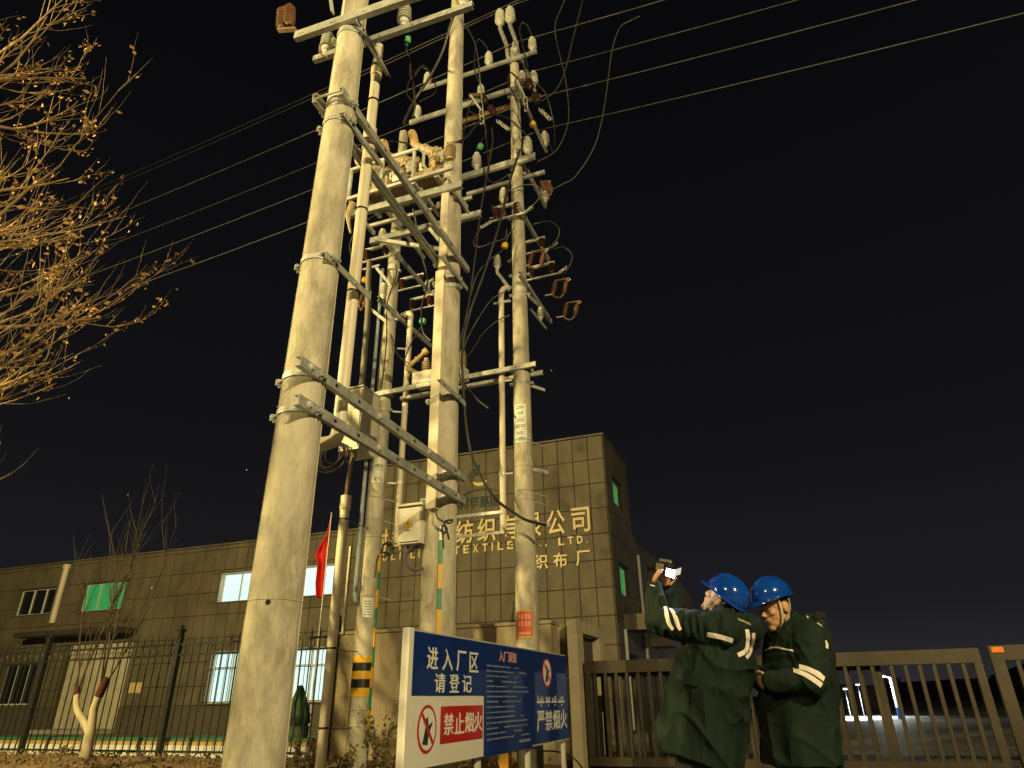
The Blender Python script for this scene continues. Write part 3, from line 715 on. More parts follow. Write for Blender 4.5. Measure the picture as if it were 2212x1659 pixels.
beam('grey channel beam just above the lowest one, front pole to middle pole', (-2.80, 3.27, 3.14), (-3.0, 6.42, 3.22), (1, 0.06, 0), 0.078)
beam('high grey channel beam on the near side of front and middle poles', (-2.84, 3.37, 5.90), (-3.03, 6.48, 6.06), (1, 0.06, 0), 0.085)
beam('high channel beam on the far side of front and middle poles, left end sticking out', (-3.16, 3.36, 5.92), (-3.37, 6.20, 6.07), (-1, -0.06, 0), 0.10, 0.05)
build(MB().tube([(-3.16, 3.40, 5.96), (-2.84, 3.40, 5.95)], 0.012, 6), 'tie_rod', 'bright_zinc', POLE['A'][0])
for z in (2.86, 3.14, 4.17, 5.68, 5.90, 6.86): hoop('A', z, ears=((1, -0.25), (-1, -0.2)))
for z in (2.95, 3.21, 4.12, 5.62, 5.74, 6.04, 7.02): hoop('B', z, ears=((1, -0.25), (-1, -0.2)))
# short angle brackets that carry the cable trunking
for z in (4.18, 5.69, 6.93): arm('A', (-2.83, 3.42, z), (-2.87, 4.12, z + 0.03), 'angle', w=0.06, side=(1, 0, 0), name='bracket')
for z in (4.15, 5.75): arm('B', (-3.0, 5.75, z), (-3.02, 6.42, z), 'angle', w=0.06, side=(1, 0, 0), name='bracket')
arm('B', (-3.03, 6.05, 7.02), (-3.03, 6.45, 7.0), 'angle', w=0.06, side=(1, 0, 0), name='bracket')
# cable trunking beside the front pole: two-part cream pipe with an elbow at the foot
t = thing('trunking_pipe', 'long cream cable pipe hung beside the thick front pole, elbow at its foot', 'pipe', (-2.99, 4.02, 2.8))
cx, cy = -2.985, 4.02
build(MB().cyl((cx, cy, 3.08), (cx, cy, 5.86), 0.052, n=18), 'pipe', 'pvc_cream', t)
build(MB().cyl((cx, cy, 5.84), (cx, cy, 6.12), 0.064, n=18), 'coupling', 'pvc_cream', t)
build(MB().cyl((cx, cy, 6.10), (cx, cy, 7.32), 0.048, n=18), 'pipe', 'pvc_cream', t)
build(MB().cyl((cx, cy, 6.86), (cx, cy, 7.02), 0.058, n=18), 'coupling', 'pvc_cream', t)
build(MB().tube(smoothpath([(cx, cy, 3.10), (cx - 0.0, cy, 2.93), (cx - 0.035, cy, 2.84), (cx - 0.13, cy - 0.02, 2.82), (cx - 0.20, cy - 0.03, 2.83)]), 0.054, 16), 'elbow', 'pvc_cream', t)
for z in (4.2, 5.1, 6.5): build(MB().lathe([(0.054, -0.008), (0.058, -0.008), (0.058, 0.008), (0.054, 0.008)], (cx, cy, z), n=18), 'strap', 'tape_black', t)
# thin cable running down the left edge of the front pole
rr = POLE['A'][2]
tag(build(MB().tube([(PA[0] - rr(z) * 0.93 + 0.004 * math.sin(z * 3), PA[1] - rr(z) * 0.42, z) for z in [3.0 + 0.25 * i for i in range(28)]], 0.007, 5), 'earth_wire', 'black_cable'),
    'thin dark wire running up the left edge of the thick front pole', 'wire')
# ---- top of the front pole: two crossarms with insulators, arresters on the left end
arm('A', (-3.56, 3.40, 7.02), (-2.00, 3.40, 6.90), h=0.10, w=0.055, side=(0, -1, 0), m='galvanised')
arm('A', (-3.58, 3.72, 7.07), (-1.76, 3.72, 6.97), h=0.07, w=0.05, side=(0, -1, 0), m='galvanised', ins=(0.075, 0.585, 0.945))
build(MB().bar((-3.10, 3.38, 7.08), (-3.20, 3.36, 7.6), 0.05, 0.012), 'strut', 'galvanised', POLE['A'][0], False)
build(MB().tube(smoothpath([(-3.14, 3.45, 6.55), (-3.19, 3.41, 6.58), (-3.21, 3.40, 6.68), (-3.17, 3.41, 6.73), (-3.11, 3.45, 6.72)]), 0.009, 6), 'step_iron', 'rusty_steel', POLE['A'][0])
t = thing('surge_arrester', 'pair of rust-coloured surge arresters at the upper left end of the front crossarm', 'arrester', (-3.66, 3.38, 7.15), 'surge arresters on the poles')
for dx in (0, 0.09): insul('arrester', (-3.72 + dx, 3.38, 7.17), t, 'arrester_body', (-0.12, 0, 1), 1.25)
build(MB().bar((-3.76, 3.38, 7.16), (-3.54, 3.39, 7.08), 0.045, 0.02), 'bracket', 'rusty_steel', t, False)
# the loose jumper loops up there
def cable(label, pts, r=0.012, m='black_cable', name='cable', group='black cables strung between the poles', per=6):
    return tag(build(MB().tube(smoothpath(pts, per), r, 7), name, m), label, 'cable', group)

# ================================================================== circuit breaker platform on the middle pole
BK = thing('breaker_platform', 'steel platform of channels holding the ochre circuit breaker on the middle pole', 'platform', (-3.8, 6.1, 7.05))
for y, lab in ((6.0, None), (6.62, None)):
    build(MB().channel((-4.72, y, 7.13), (-2.94, y, 7.09), 0.10, 0.06, 0.008, (0, -1, 0)), 'channel', 'galvanised', BK, False)
    build(MB().channel((-4.74, y - 0.05, 7.37), (-3.06, y - 0.05, 7.37), 0.05, 0.04, 0.007, (0, -1, 0)), 'rail', 'bright_zinc', BK, False)
    build(MB().cyl((-4.74, y - 0.04, 7.90), (-3.58, y - 0.04, 7.90), 0.026, n=10), 'top_bar', 'bright_zinc', BK)
for xx in (-4.62, -4.1, -3.55, -3.12): build(MB().channel((xx, 6.03, 7.22), (xx, 6.60, 7.22), 0.06, 0.04, 0.007, (1, 0, 0)), 'cross_member', 'galvanised', BK, False)
for xx in (-4.6, -3.75): build(MB().bar((xx, 6.6, 7.1), (-3.28, 6.35, 6.35 + 0.0 * xx), 0.05), 'brace', 'galvanised', BK, False)
for xx in (-4.68, -4.16, -3.66): build(MB().bar((xx, 5.97, 7.4), (xx, 5.97, 7.88), 0.035), 'upright', 'galvanised', BK, False)
CB = thing('circuit_breaker', 'ochre three-phase outdoor circuit breaker with ribbed bushings', 'switchgear', (-3.9, 6.25, 7.40))
build(MB().box((-4.55, 6.10, 7.46), (-3.30, 6.50, 7.62)), 'base_tank', 'rusty_steel', CB, False)  # shade of the underside is put into the tank's dark brown
for xx in (-4.5, -4.17, -3.72, -3.36): build(MB().box((xx - 0.03, 6.07, 7.40), (xx + 0.03, 6.52, 7.455)), 'foot', 'galvanised', CB, False)
build(MB().box((-4.32, 5.98, 7.42), (-4.08, 6.095, 7.60)), 'drive_box', 'ochre_paint', CB, False)
build(MB().box((-4.02, 6.02, 7.50), (-3.86, 6.058, 7.60)), 'nameplate', 'plate_white', CB, False)
build(MB().box((-3.55, 6.03, 7.46), (-3.40, 6.058, 7.56)), 'nameplate', 'ochre_paint', CB, False)
for i, xx in enumerate((-4.40, -3.94, -3.46)):
    ph = build(MB().lathe([(0.15, 0), (0.15, 0.02), (0.12, 0.03), (0.12, 0.20), (0.135, 0.205), (0.135, 0.225), (0.12, 0.23), (0.118, 0.36), (0.14, 0.37), (0.14, 0.40), (0.10, 0.44), (0.0, 0.45)], (xx, 6.28, 7.62), n=18), 'phase_column', 'ochre_paint', CB)
    bsh = MB(); a = V(xx + 0.04, 6.24, 7.98); d = V(-0.80, -0.15, 0.55).normalized()
    bsh.lathe([(0.085, 0), (0.085, 0.05), (0.10, 0.055), (0.10, 0.075), (0.07, 0.08), (0.066, 0.24), (0.08, 0.245), (0.08, 0.265), (0.055, 0.27), (0.052, 0.44), (0.04, 0.48), (0.0, 0.485)], a, d, 16)
    build(bsh, 'bushing', 'ochre_paint', ph)
    cp = build(MB().lathe([(0.03, -0.03), (0.058, 0.0), (0.064, 0.05), (0.066, 0.24), (0.055, 0.29), (0.0, 0.30)], a + d * 0.44, V(-0.25, 0, 1), 14), 'bushing_cap', 'orange_cap', ph)
    d2 = V(0.6, -0.35, 0.05).normalized()
    build(MB().lathe([(0.09, 0), (0.09, 0.10), (0.105, 0.105), (0.105, 0.125), (0.07, 0.13), (0.065, 0.22), (0.05, 0.24), (0.05, 0.29), (0.0, 0.295)], V(xx + 0.02, 6.25, 7.84), d2, 16), 'side_bushing', 'ochre_paint', ph)
    build(MB().cyl((xx - 0.1, 6.05, 7.62), (xx - 0.1, 6.05, 7.98), 0.022, n=8), 'link_rod', 'bright_zinc', ph)
    fl_ = MB()
    for k in range(8): q = 2 * math.pi * k / 8; fl_.cyl((xx + 0.128 * math.cos(q), 6.28 + 0.128 * math.sin(q), 8.0), (xx + 0.128 * math.cos(q), 6.28 + 0.128 * math.sin(q), 8.045), 0.014, n=6)
    build(fl_, 'flange_bolts', 'galvanised', ph, False)
    build(MB().box((xx + 0.10, 6.08, 7.66), (xx + 0.19, 6.2, 7.86)), 'sensor_box', 'galvanised', ph, False)
    build(MB().box((xx - 0.19, 6.10, 7.63), (xx - 0.13, 6.24, 7.78)), 'terminal_box', 'cabinet_paint', ph, False)
insul('ochre', (-3.17, 6.1, 7.66), CB, 'bushing'); insul('ochre', (-3.24, 6.3, 7.75), CB, 'bushing', (0.3, -0.6, 0.6))
build(MB().box((-3.34, 6.0, 7.60), (-3.29, 6.05, 7.70)), 'indicator', 'red_polymer', CB, False)
build(MB().tube(smoothpath([(-4.62, 6.0, 7.30), (-4.66, 5.98, 7.1), (-4.63, 5.97, 6.95), (-4.58, 5.98, 6.75)]), [0.05 - 0.0018 * i for i in range(19)], 8), 'operating_lever', 'ochre_paint', CB)
# flat cream cable cover down the near face of the middle pole, then a banded strip
def face_strip(key, z0, z1, off, w, dpt, name, m, parent=None):
    t, p, rad = POLE[key]; d = V(-p[0], -p[1], 0).normalized(); s = V(-d.y, d.x, 0)
    if s.dot(V(1, 0, 0)) < 0: s = -s
    P = []
    for z in (z0, z1):
        c = V(p[0], p[1], z) + d * (math.sqrt(max(rad(z) ** 2 - off ** 2, 1e-4)) - 0.004) + s * off
        P.append(c)
    mb = MB(); a, b = P
    nrm = (d * math.sqrt(max(0.05, 1 - (off / rad(z0)) ** 2)) + s * off / rad(z0)).normalized(); tt = nrm.cross(V(0, 0, 1)).normalized()
    mb.add([a - tt * w / 2, a + tt * w / 2, a + tt * w / 2 + nrm * dpt, a - tt * w / 2 + nrm * dpt, b - tt * w / 2, b + tt * w / 2, b + tt * w / 2 + nrm * dpt, b - tt * w / 2 + nrm * dpt],
           [(3, 2, 1, 0), (4, 5, 6, 7), (0, 1, 5, 4), (1, 2, 6, 5), (2, 3, 7, 6), (3, 0, 4, 7)])
    return build(mb, name, m, parent or t, False)
face_strip('B', 5.86, 7.06, -0.055, 0.10, 0.07, 'cable_cover', 'pvc_cream'); face_strip('B', 2.80, 5.80, -0.075, 0.115, 0.08, 'cable_cover', 'pvc_cream')
for z in (2.86, 2.74): pass
for z0, z1, mm in ((2.48, 2.62, 'bright_zinc'), (2.25, 2.475, 'strip_green'), (2.0, 2.245, 'tape_yellow'), (1.81, 1.995, 'strip_green'), (1.45, 1.805, 'tape_yellow'), (1.2, 1.445, 'strip_green'), (0.9, 1.195, 'tape_yellow'), (0.1, 0.895, 'strip_green')):
    face_strip('B', z0, z1, 0.01, 0.045, 0.018, 'cable_guard', mm)
for i in range(9): face_strip('D', 0.6 + 0.30 * i, 0.895 + 0.30 * i, 0.13, 0.04, 0.03, 'cable_guard', 'strip_green' if i % 2 else 'tape_yellow')
cable('short black cable tail curling out under the cream cover', [(-3.17, 6.02, 2.80), (-3.10, 5.98, 2.68), (-2.98, 5.98, 2.62), (-2.96, 6.02, 2.66), (-3.06, 6.04, 2.65), (-3.00, 6.0, 2.52), (-2.98, 5.99, 2.46)], 0.011)
# small warning cabinet on the middle pole
t = thing('control_cabinet', 'small cream control box with a yellow warning triangle', 'cabinet', (-3.46, 6.10, 2.47))
build(MB().box((-3.60, 6.04, 2.47), (-3.33, 6.22, 2.86)), 'body', 'cabinet_paint', t, False)
build(MB().box((-3.585, 6.025, 2.49), (-3.345, 6.0395, 2.845)), 'door', 'cabinet_paint', t, False)
build(MB().box((-3.615, 6.0, 2.861), (-3.315, 6.24, 2.885)), 'rain_hood', 'cabinet_paint', t, False)
sg = build(MB().prism([(-0.062, 0), (0.062, 0), (0, 0.105)], (-3.475, 6.0245, 2.635), (1, 0, 0), (0, 0, 1), 0.003), 'warning_triangle', 'yellow_tag', t, False)
build(MB().prism([(-0.006, 0.02), (0.012, 0.045), (0.0, 0.045), (0.008, 0.075), (-0.014, 0.04), (-0.002, 0.04)], (-3.475, 6.0212, 2.635), (1, 0, 0), (0, 0, 1), 0.001), 'bolt_mark', 'tape_black', sg, False)
build(MB().box((-3.50, 6.02, 2.60), (-3.45, 6.0245, 2.608)), 'print_line', 'print_black', t, False)
build(MB().ring((-3.40, 6.12, 2.33), 0.115, 0.010, 24, 6, (0.35, -1, 0)).ring((-3.40, 6.10, 2.325), 0.125, 0.010, 24, 6, (0.3, -1, 0.05)), 'cable_coil', 'purple_cable', t)
build(MB().tube(smoothpath([(-3.52, 6.12, 2.47), (-3.50, 6.12, 2.40), (-3.44, 6.12, 2.43), (-3.38, 6.12, 2.44), (-3.34, 6.12, 2.47)]), 0.012, 6), 'cable_gland', 'purple_cable', t)

# ================================================================== right-hand pole (C): crossarms from top to bottom
arm('C', (-5.95, 9.79, 14.27), (-3.0, 9.79, 14.20), h=0.085, ins=(0.055, 0.60, 0.965), sc_=1.35)
arm('C', (-6.20, 9.79, 13.28), (-3.30, 9.79, 13.25), h=0.12, ins=(0.07, 0.63, 0.975), sc_=1.2)
arm('C', (-5.0, 10.15, 13.14), (-3.05, 10.15, 13.14), h=0.10, side=(0, 1, 0), m='rusty_steel')
arm('C', (-4.95, 9.79, 11.12), (-3.13, 9.79, 11.12), h=0.15, w=0.06, ins=(0.27, 0.91), sc_=1.45)
arm('C', (-4.85, 10.15, 10.96), (-3.05, 10.15, 10.97), h=0.08, side=(0, -1, 0), m='galvanised')
for z, y1, ii in ((14.42, 11.0, 0.93), (11.15, 11.42, 0.965), (9.70, 11.48, None), (8.10, 11.42, None), (13.1, 11.7, 0.96)):
    arm('C', (-3.42, 9.55, z), (-3.42, y1, z), h=0.10, w=0.055, side=(1, 0, 0), ins=((ii,) if ii else ()), sc_=1.5)
for xa, xt, zt in ((-3.72, -3.92, 15.62), (-3.48, -3.66, 15.58)):
    o = build(MB().tube([(xa, 9.9, 14.35), (xa - 0.05, 9.9, 14.9), (xt, 9.9, zt - 0.1), (xt, 9.9, zt)], 0.05, 10), 'peak_bracket', 'galvanised', POLE['C'][0])
    insul('post', (xt, 9.9, zt), o, scale=1.75)
insul('post', (-3.52, 9.72, 11.62), POLE['C'][0], scale=1.2); insul('post', (-3.48, 9.72, 14.28), POLE['C'][0], scale=1.1)
for z in (14.3, 13.2, 11.1, 10.9, 9.75, 8.37, 8.10, 7.92, 6.30, 6.05): hoop('C', z, ears=((1, 0.2), (-1, -0.2)))
arm('C', (-3.40, 9.90, 7.86), (-3.34, 10.25, 7.86), 'angle', w=0.08, side=(1, 0, 0), name='bracket'); arm('C', (-4.12, 9.93, 7.86), (-3.80, 9.93, 7.86), 'angle', w=0.05, side=(0, -1, 0), name='bracket')
# cranked side insulator and a small one behind
o = build(MB().tube([(-3.80, 9.93, 8.05), (-3.84, 9.92, 8.18), (-4.03, 9.9, 8.50), (-4.03, 9.9, 8.58)], 0.032, 8), 'side_bracket', 'galvanised', POLE['C'][0]); insul('post', (-4.03, 9.9, 8.57), o, scale=1.05)
o = build(MB().angle((-3.45, 10.2, 7.72), (-3.40, 10.95, 7.70), 0.06), 'side_bracket', 'galvanised', POLE['C'][0], False); insul('post', (-3.44, 10.70, 7.72), o, scale=0.95)
# beams to the taped pole and lower brackets
for y, x0, z in ((9.78, -6.75, 6.30), (10.17, -6.2, 6.31)):
    t = thing('steel_beam', 'pale channel beam low between taped pole and right pole, ' + ('front of the pair' if y < 10 else 'rear of the pair'), 'beam', (x0, y, z), 'channel beams tying the two rear poles together')
    build(MB().channel((x0, y, z), (-3.27, y, z + 0.01), 0.085, 0.05, 0.008, (0, -1, 0)), 'web', 'bright_zinc', t, False)
    mb = MB()
    for k in range(8): mb.cyl((x0 + 0.3 + k * 0.4, y - 0.016, z), (x0 + 0.3 + k * 0.4, y, z), 0.014, n=6)
    build(mb, 'bolts', 'galvanised', t, False)
for z in (6.05, 4.50, 3.60): arm('C', (-3.45, 10.02, z), (-3.28, 10.30, z), 'angle', w=0.06, side=(1, 0, 0), m='bright_zinc', name='bracket')
for z in (4.50, 4.08, 3.93, 3.58, 4.96): wirehoop('C', z)
for z in (3.79, 3.455):
    t = tag(build(MB().angle((-4.86, 9.86, z), (-3.93, 9.86, z), 0.05, 0.006, (0, -1, 0)).cyl((-4.6, 9.855, z - 0.025), (-4.6, 9.85, z - 0.025), 0.012, n=8), 'slotted_bar', 'bright_zinc', smooth=False),
            'white slotted steel bar between middle and right poles, ' + ('upper of two' if z > 3.6 else 'lower of two'), 'bar', 'slotted bars beside the right pole')
# cream riser pipe on the left of the right pole
t = thing('riser_pipe', 'cream riser pipe on the left side of the right pole, bent over at its top', 'pipe', (-3.97, 9.93, 3.3))
build(MB().cyl((-3.965, 9.93, 3.42), (-3.965, 9.93, 7.95), 0.052, n=16), 'pipe', 'pvc_cream', t)
build(MB().tube(smoothpath([(-3.965, 9.93, 7.94), (-3.955, 9.93, 8.06), (-3.90, 9.93, 8.12), (-3.80, 9.93, 8.13)]), 0.053, 14), 'elbow', 'pvc_cream', t)
for z in (4.42, 6.15, 7.82): build(MB().lathe([(0.053, -0.03), (0.06, -0.03), (0.06, 0.03), (0.053, 0.03)], (-3.965, 9.93, z), n=16).bar((-3.93, 9.93, z), (-3.78, 9.95, z), 0.03), 'pipe_clamp', 'bright_zinc', t)
build(MB().ring((-3.90, 9.9, 3.36), 0.06, 0.010, 16, 6, (0.4, -1, 0.1)).ring((-3.88, 9.9, 3.28), 0.075, 0.010, 16, 6, (0.2, -1, 0.2)).tube([(-3.965, 9.93, 3.44), (-3.95, 9.93, 3.36), (-3.9, 9.92, 3.3)], 0.02, 6), 'cable_tails', 'rusty_steel', t)
# number plates and the red notice, curved to the shaft
def wrap(key, z0, z1, a0, a1, name, m, off=0.004, parent=None, n=10):
    t, p, rad = POLE[key]; base = math.atan2(-p[1], -p[0]); mb = MB()
    for i in range(n + 1):
        a = base + a0 + (a1 - a0) * i / n
        for z, o in ((z0, off), (z1, off), (z1, off + 0.003), (z0, off + 0.003)):
            mb.v.append(V(p[0] + math.cos(a) * (rad(z) + o), p[1] + math.sin(a) * (rad(z) + o), z))
    for i in range(n):
        for j in range(4): a, b = i * 4 + j, i * 4 + (j + 1) % 4; mb.f.append((a, b, b + 4, a + 4))
    mb.f += [(0, 1, 2, 3), (n * 4 + 3, n * 4 + 2, n * 4 + 1, n * 4)]
    return build(mb, name, m, parent or t)
def wraptext(body, key, z0, h, a_mid, width, m, parent, off=0.009, bold=0.01):
    t, p, rad = POLE[key]; base = math.atan2(-p[1], -p[0]); r = rad(z0) + off
    o = text(body, 'lettering', m, None, (0, 0, 0), (1, 0, 0), (0, 1, 0), width, h, bold, 0.001)
    me = o.data; off_ = o.location
    for v in me.vertices:
        q = v.co + off_; a = base + a_mid + (q.x - width / 2) / r
        v.co = V(p[0] + math.cos(a) * r, p[1] + math.sin(a) * r, z0 + q.y)
    o.location = (0, 0, 0); me.update(); c = V(p[0], p[1], z0)
    for v in me.vertices: v.co -= c
    o.parent = parent; o.location = c - wloc(parent); return o
for z0, z1, txt in ((5.37, 5.60, '1号杆'), (5.13, 5.36, '11隔离开关'), (4.90, 5.12, '11避雷器')):
    pl_ = wrap('C', z0, z1, -1.05, 0.42, 'number_plate', 'plate_white'); wraptext(txt, 'C', z0 + 0.02, 0.075, -0.30, 0.13 if len(txt) == 3 else 0.19, 'print_green', pl_)
    for k in range(2): wrap('C', z1 - 0.05 - 0.035 * k, z1 - 0.032 - 0.035 * k, -0.72, 0.15, 'print_line', 'print_grey', 0.0085, pl_)
rn = wrap('C', 1.84, 2.19, -1.0, 0.45, 'red_notice', 'notice_red')
wrap('C', 1.815, 1.839, -1.0, 0.45, 'notice_border', 'tape_yellow', parent=rn); wrap('C', 2.191, 2.205, -1.0, 0.45, 'notice_border', 'tape_yellow', parent=rn)
for z in (2.08, 1.98):
    for a in (-0.72, -0.42, -0.08, 0.18): wrap('C', z, z + 0.07, a - 0.09, a + 0.09, 'print_block', 'print_pink', 0.0085, rn, 3)
wrap('C', 1.86, 1.90, -0.8, 0.25, 'print_line', 'print_pink', 0.0085, rn)
wirehoop('C', 1.66, tail=False); wrap('C', 1.55, 1.68, 0.0, 0.6, 'torn_paper', 'paper')

# ================================================================== taped pole (D)
for z0, z1, txt in ((4.80, 5.02, '避雷器'), (4.55, 4.79, '隔离开关')):
    pl_ = wrap('D', z0, z1, -0.6, 0.85, 'number_plate', 'plate_white'); wraptext(txt, 'D', z0 + 0.03, 0.07, 0.05, 0.15, 'print_green', pl_)
for z in (4.30, 3.90, 3.59, 2.60): wirehoop('D', z)
for z in (0.89, 0.66): wirehoop('D', z, tail=False)
for z in (9.55, 9.2, 8.15, 8.0, 6.28, 6.0): hoop('D', z)
for z0, z1, mm in ((1.565, 1.665, 'tape_yellow'), (1.445, 1.563, 'tape_black'), (1.325, 1.443, 'tape_yellow'), (1.20, 1.323, 'tape_black'), (1.07, 1.198, 'tape_yellow')):
    t, p, rad = POLE['D']; build(MB().lathe([(rad(z0) + 0.002, z0), (rad(z0) + 0.006, z0 + 0.003), (rad(z1) + 0.006, z1 - 0.003), (rad(z1) + 0.002, z1)], (p[0], p[1], 0), n=32), 'tape_ring', mm, t)
wrap('D', 2.25, 2.56, -0.55, 0.55, 'paper_notice', 'paper')
for k in range(6): wrap('D', 2.29 + k * 0.042, 2.302 + k * 0.042, -0.4, 0.4, 'print_line', 'print_grey', 0.0085)
arm('D', (-6.25, 9.35, 9.50), (-6.25, 11.45, 9.46), h=0.09, side=(1, 0, 0)); arm('D', (-6.25, 9.25, 8.08), (-6.25, 11.45, 8.14), h=0.10, side=(1, 0, 0))
arm('D', (-6.25, 9.10, 10.28), (-6.25, 10.95, 10.2), h=0.08, side=(1, 0, 0))
arm('D', (-6.85, 9.60, 8.35), (-6.36, 9.72, 7.88), 'angle', w=0.06, side=(0, -1, 0), name='brace'); arm('D', (-6.62, 9.62, 9.18), (-6.36, 9.80, 8.78), 'angle', w=0.06, side=(0, -1, 0), name='brace')
o = arm('D', (-6.95, 9.60, 9.20), (-6.55, 9.60, 9.20), 'angle', w=0.05, side=(0, -1, 0), name='bracket')
insul('post', (-6.40, 9.60, 8.30), POLE['D'][0], scale=1.15)
# pipes and cables that climb the taped pole
t = thing('cable_guard_pipe', 'thick cream cable guard pipe standing left of the taped pole', 'pipe', (-6.53, 9.2, 0))
build(MB().cyl((-6.535, 9.2, 0), (-6.535, 9.2, 4.02), 0.078, n=20), 'pipe', 'pvc_cream', t)
build(MB().cyl((-6.535, 9.2, 3.92), (-6.535, 9.2, 4.15), 0.09, n=20), 'collar', 'pvc_cream', t)
build(MB().tube(smoothpath([(-6.535, 9.2, 4.1), (-6.53, 9.22, 4.6), (-6.56, 9.3, 5.0)]), 0.035, 8), 'cable', 'rusty_steel', t)
for z in (0.66, 1.75, 3.75): build(MB().lathe([(0.079, -0.012), (0.084, -0.012), (0.084, 0.012), (0.079, 0.012)], (-6.535, 9.2, z), n=18).tube([(-6.47, 9.25, z), (-6.48, 9.5, z - 0.03), (-6.46, 9.82, z - 0.02)], 0.008, 5), 'strap', 'tape_black', t)
build(MB().box((-6.42, 9.24, 1.95), (-6.38, 9.30, 3.3)), 'side_strip', 'pvc_cream', t, False)
t = tag(build(MB().cyl((-6.585, 9.78, 2.60), (-6.585, 9.78, 9.2), 0.036, n=14).cyl((-6.585, 9.78, 2.5), (-6.585, 9.78, 2.62), 0.042, n=14), 'conduit', 'pipe_blue'), 'slim blue-grey conduit clamped along the taped pole', 'pipe')
t = tag(build(MB().tube([(-6.72, 9.62, 5.9), (-6.72, 9.62, 7), (-6.74, 9.62, 8.2), (-6.79, 9.6, 8.9), (-6.80, 9.6, 9.35)], 0.058, 12), 'conduit', 'pvc_grey'), 'dull grey-brown conduit climbing left of the blue-grey one', 'pipe')
t = thing('riser_pipe', 'cream riser pipe right of the taped pole, ending above the lettering', 'pipe', (-6.09, 10.2, 3.4))
build(MB().cyl((-6.10, 10.2, 3.50), (-6.09, 10.2, 8.12), 0.058, n=16), 'pipe', 'pvc_cream', t)
build(MB().tube(smoothpath([(-6.09, 10.2, 8.10), (-6.09, 10.2, 8.2), (-6.15, 10.2, 8.24), (-6.24, 10.2, 8.22)]), 0.06, 12), 'elbow', 'pvc_cream', t)
for z in (4.6, 6.02, 6.5, 7.4): build(MB().lathe([(0.059, -0.025), (0.068, -0.025), (0.068, 0.025), (0.059, 0.025)], (-6.095, 10.2, z), n=16).bar((-6.13, 10.2, z), (-6.3, 10.1, z), 0.03), 'pipe_clamp', 'bright_zinc', t)
build(MB().ring((-6.22, 10.1, 3.42), 0.10, 0.013, 18, 6, (0.3, -1, 0.2)).ring((-6.26, 10.1, 3.38), 0.12, 0.013, 18, 6, (0.1, -1, 0.3)).ring((-6.16, 10.1, 3.38), 0.09, 0.013, 18, 6, (-0.2, -1, 0.1)).tube(smoothpath([(-6.3, 10.1, 3.4), (-6.28, 9.9, 3.2), (-6.26, 9.86, 2.9)]), 0.014, 6), 'cable_tails', 'black_cable', t)
# meter cabinet with cable coil
t = thing('switch_cabinet', 'cream steel cabinet hung on the taped pole, cable coil beneath', 'cabinet', (-6.56, 9.2, 4.98))
build(MB().box((-6.78, 9.18, 4.98), (-6.37, 9.74, 6.16)), 'body', 'cabinet_paint', t, False)
build(MB().box((-6.76, 9.163, 5.02), (-6.39, 9.178, 6.12)), 'door', 'cabinet_paint', t, False)
build(MB().box((-6.745, 9.14, 5.55), (-6.72, 9.162, 5.72)), 'handle', 'bright_zinc', t, False)
build(MB().box((-6.80, 9.14, 6.162), (-6.35, 9.76, 6.19)), 'rain_hood', 'cabinet_paint', t, False)
mb = MB()
for k, (dx, dz, r_) in enumerate(((0, 0, 0.27), (0.02, 0.0, 0.25), (-0.05, -0.02, 0.29), (-0.11, 0.02, 0.24), (0.05, 0.05, 0.20), (-0.02, 0.03, 0.26))): mb.ring((-6.80 + dx, 9.10 - 0.012 * k, 4.86 + dz), r_, 0.013, 30, 6, (0.25 - 0.06 * k, -1, 0.1 * (k % 3)))
build(mb, 'cable_coil', 'black_cable', t)
build(MB().cyl((-6.52, 9.3, 4.86), (-6.52, 9.3, 4.98), 0.05, n=10).cyl((-6.62, 9.4, 4.88), (-6.62, 9.4, 4.98), 0.035, n=10), 'cable_gland', 'rusty_steel', t)

# ================================================================== disconnect switches, fuses and arresters
def switch(label, c, L=0.5, d=(1, 0, 0), hang=0.30, tails=True):
    c = V(c); d = V(d).normalized(); t = thing('disconnect_switch', label, 'switch', c, 'disconnect switches on the rear poles')
    build(MB().channel(c - d * (L / 2 + 0.06), c + d * (L / 2 + 0.06), 0.055, 0.05, 0.007, d.cross(V(0, 0, 1))), 'base_channel', 'bright_zinc', t, False)
    for s in (-1, 1): insul('brown', c + d * s * L / 2 - V(0, 0, 0.02), t, 'insulator', (0, 0, -1), 1.0)
    z = V(0, 0, -0.32)
    build(MB().bar(c - d * L / 2 + z, c + d * L / 2 + z, 0.045, 0.02).bar(c + d * (L / 2 - 0.04) + z, c + d * (L / 2 + 0.16) + z, 0.03, 0.03).bar(c - d * (L / 2 + 0.16) + z, c - d * L / 2 + z, 0.03, 0.03), 'blade', 'bright_zinc', t, False)
    if tails:
        build(MB().helix(c + d * (L / 2 + 0.14) + z, c + d * (L / 2 + 0.34) + z + V(0, 0, 0.10), 0.030, 0.009, 5), 'spiral_tie', 'bright_zinc', t)
        build(MB().helix(c - d * (L / 2 + 0.14) + z, c - d * (L / 2 + 0.36) + z - V(0, 0, 0.08), 0.030, 0.009, 5), 'spiral_tie', 'bright_zinc', t)
    return t
switch('disconnect switch in front of the right pole, the highest of three', (-3.74, 9.72, 9.95), 0.42)
switch('disconnect switch right of the right pole, middle of three', (-3.52, 10.62, 9.66), 0.40)
switch('disconnect switch right of the right pole, lowest of three', (-3.55, 11.25, 9.46), 0.46)
switch('disconnect switch left of the taped pole, under a white insulator', (-6.65, 9.60, 9.67), 0.45)
switch('disconnect switch behind the taped pole, upper of two on its right', (-6.78, 11.3, 10.04), 0.5)
switch('disconnect switch behind the taped pole, lower of two on its right', (-6.50, 11.3, 9.40), 0.46)
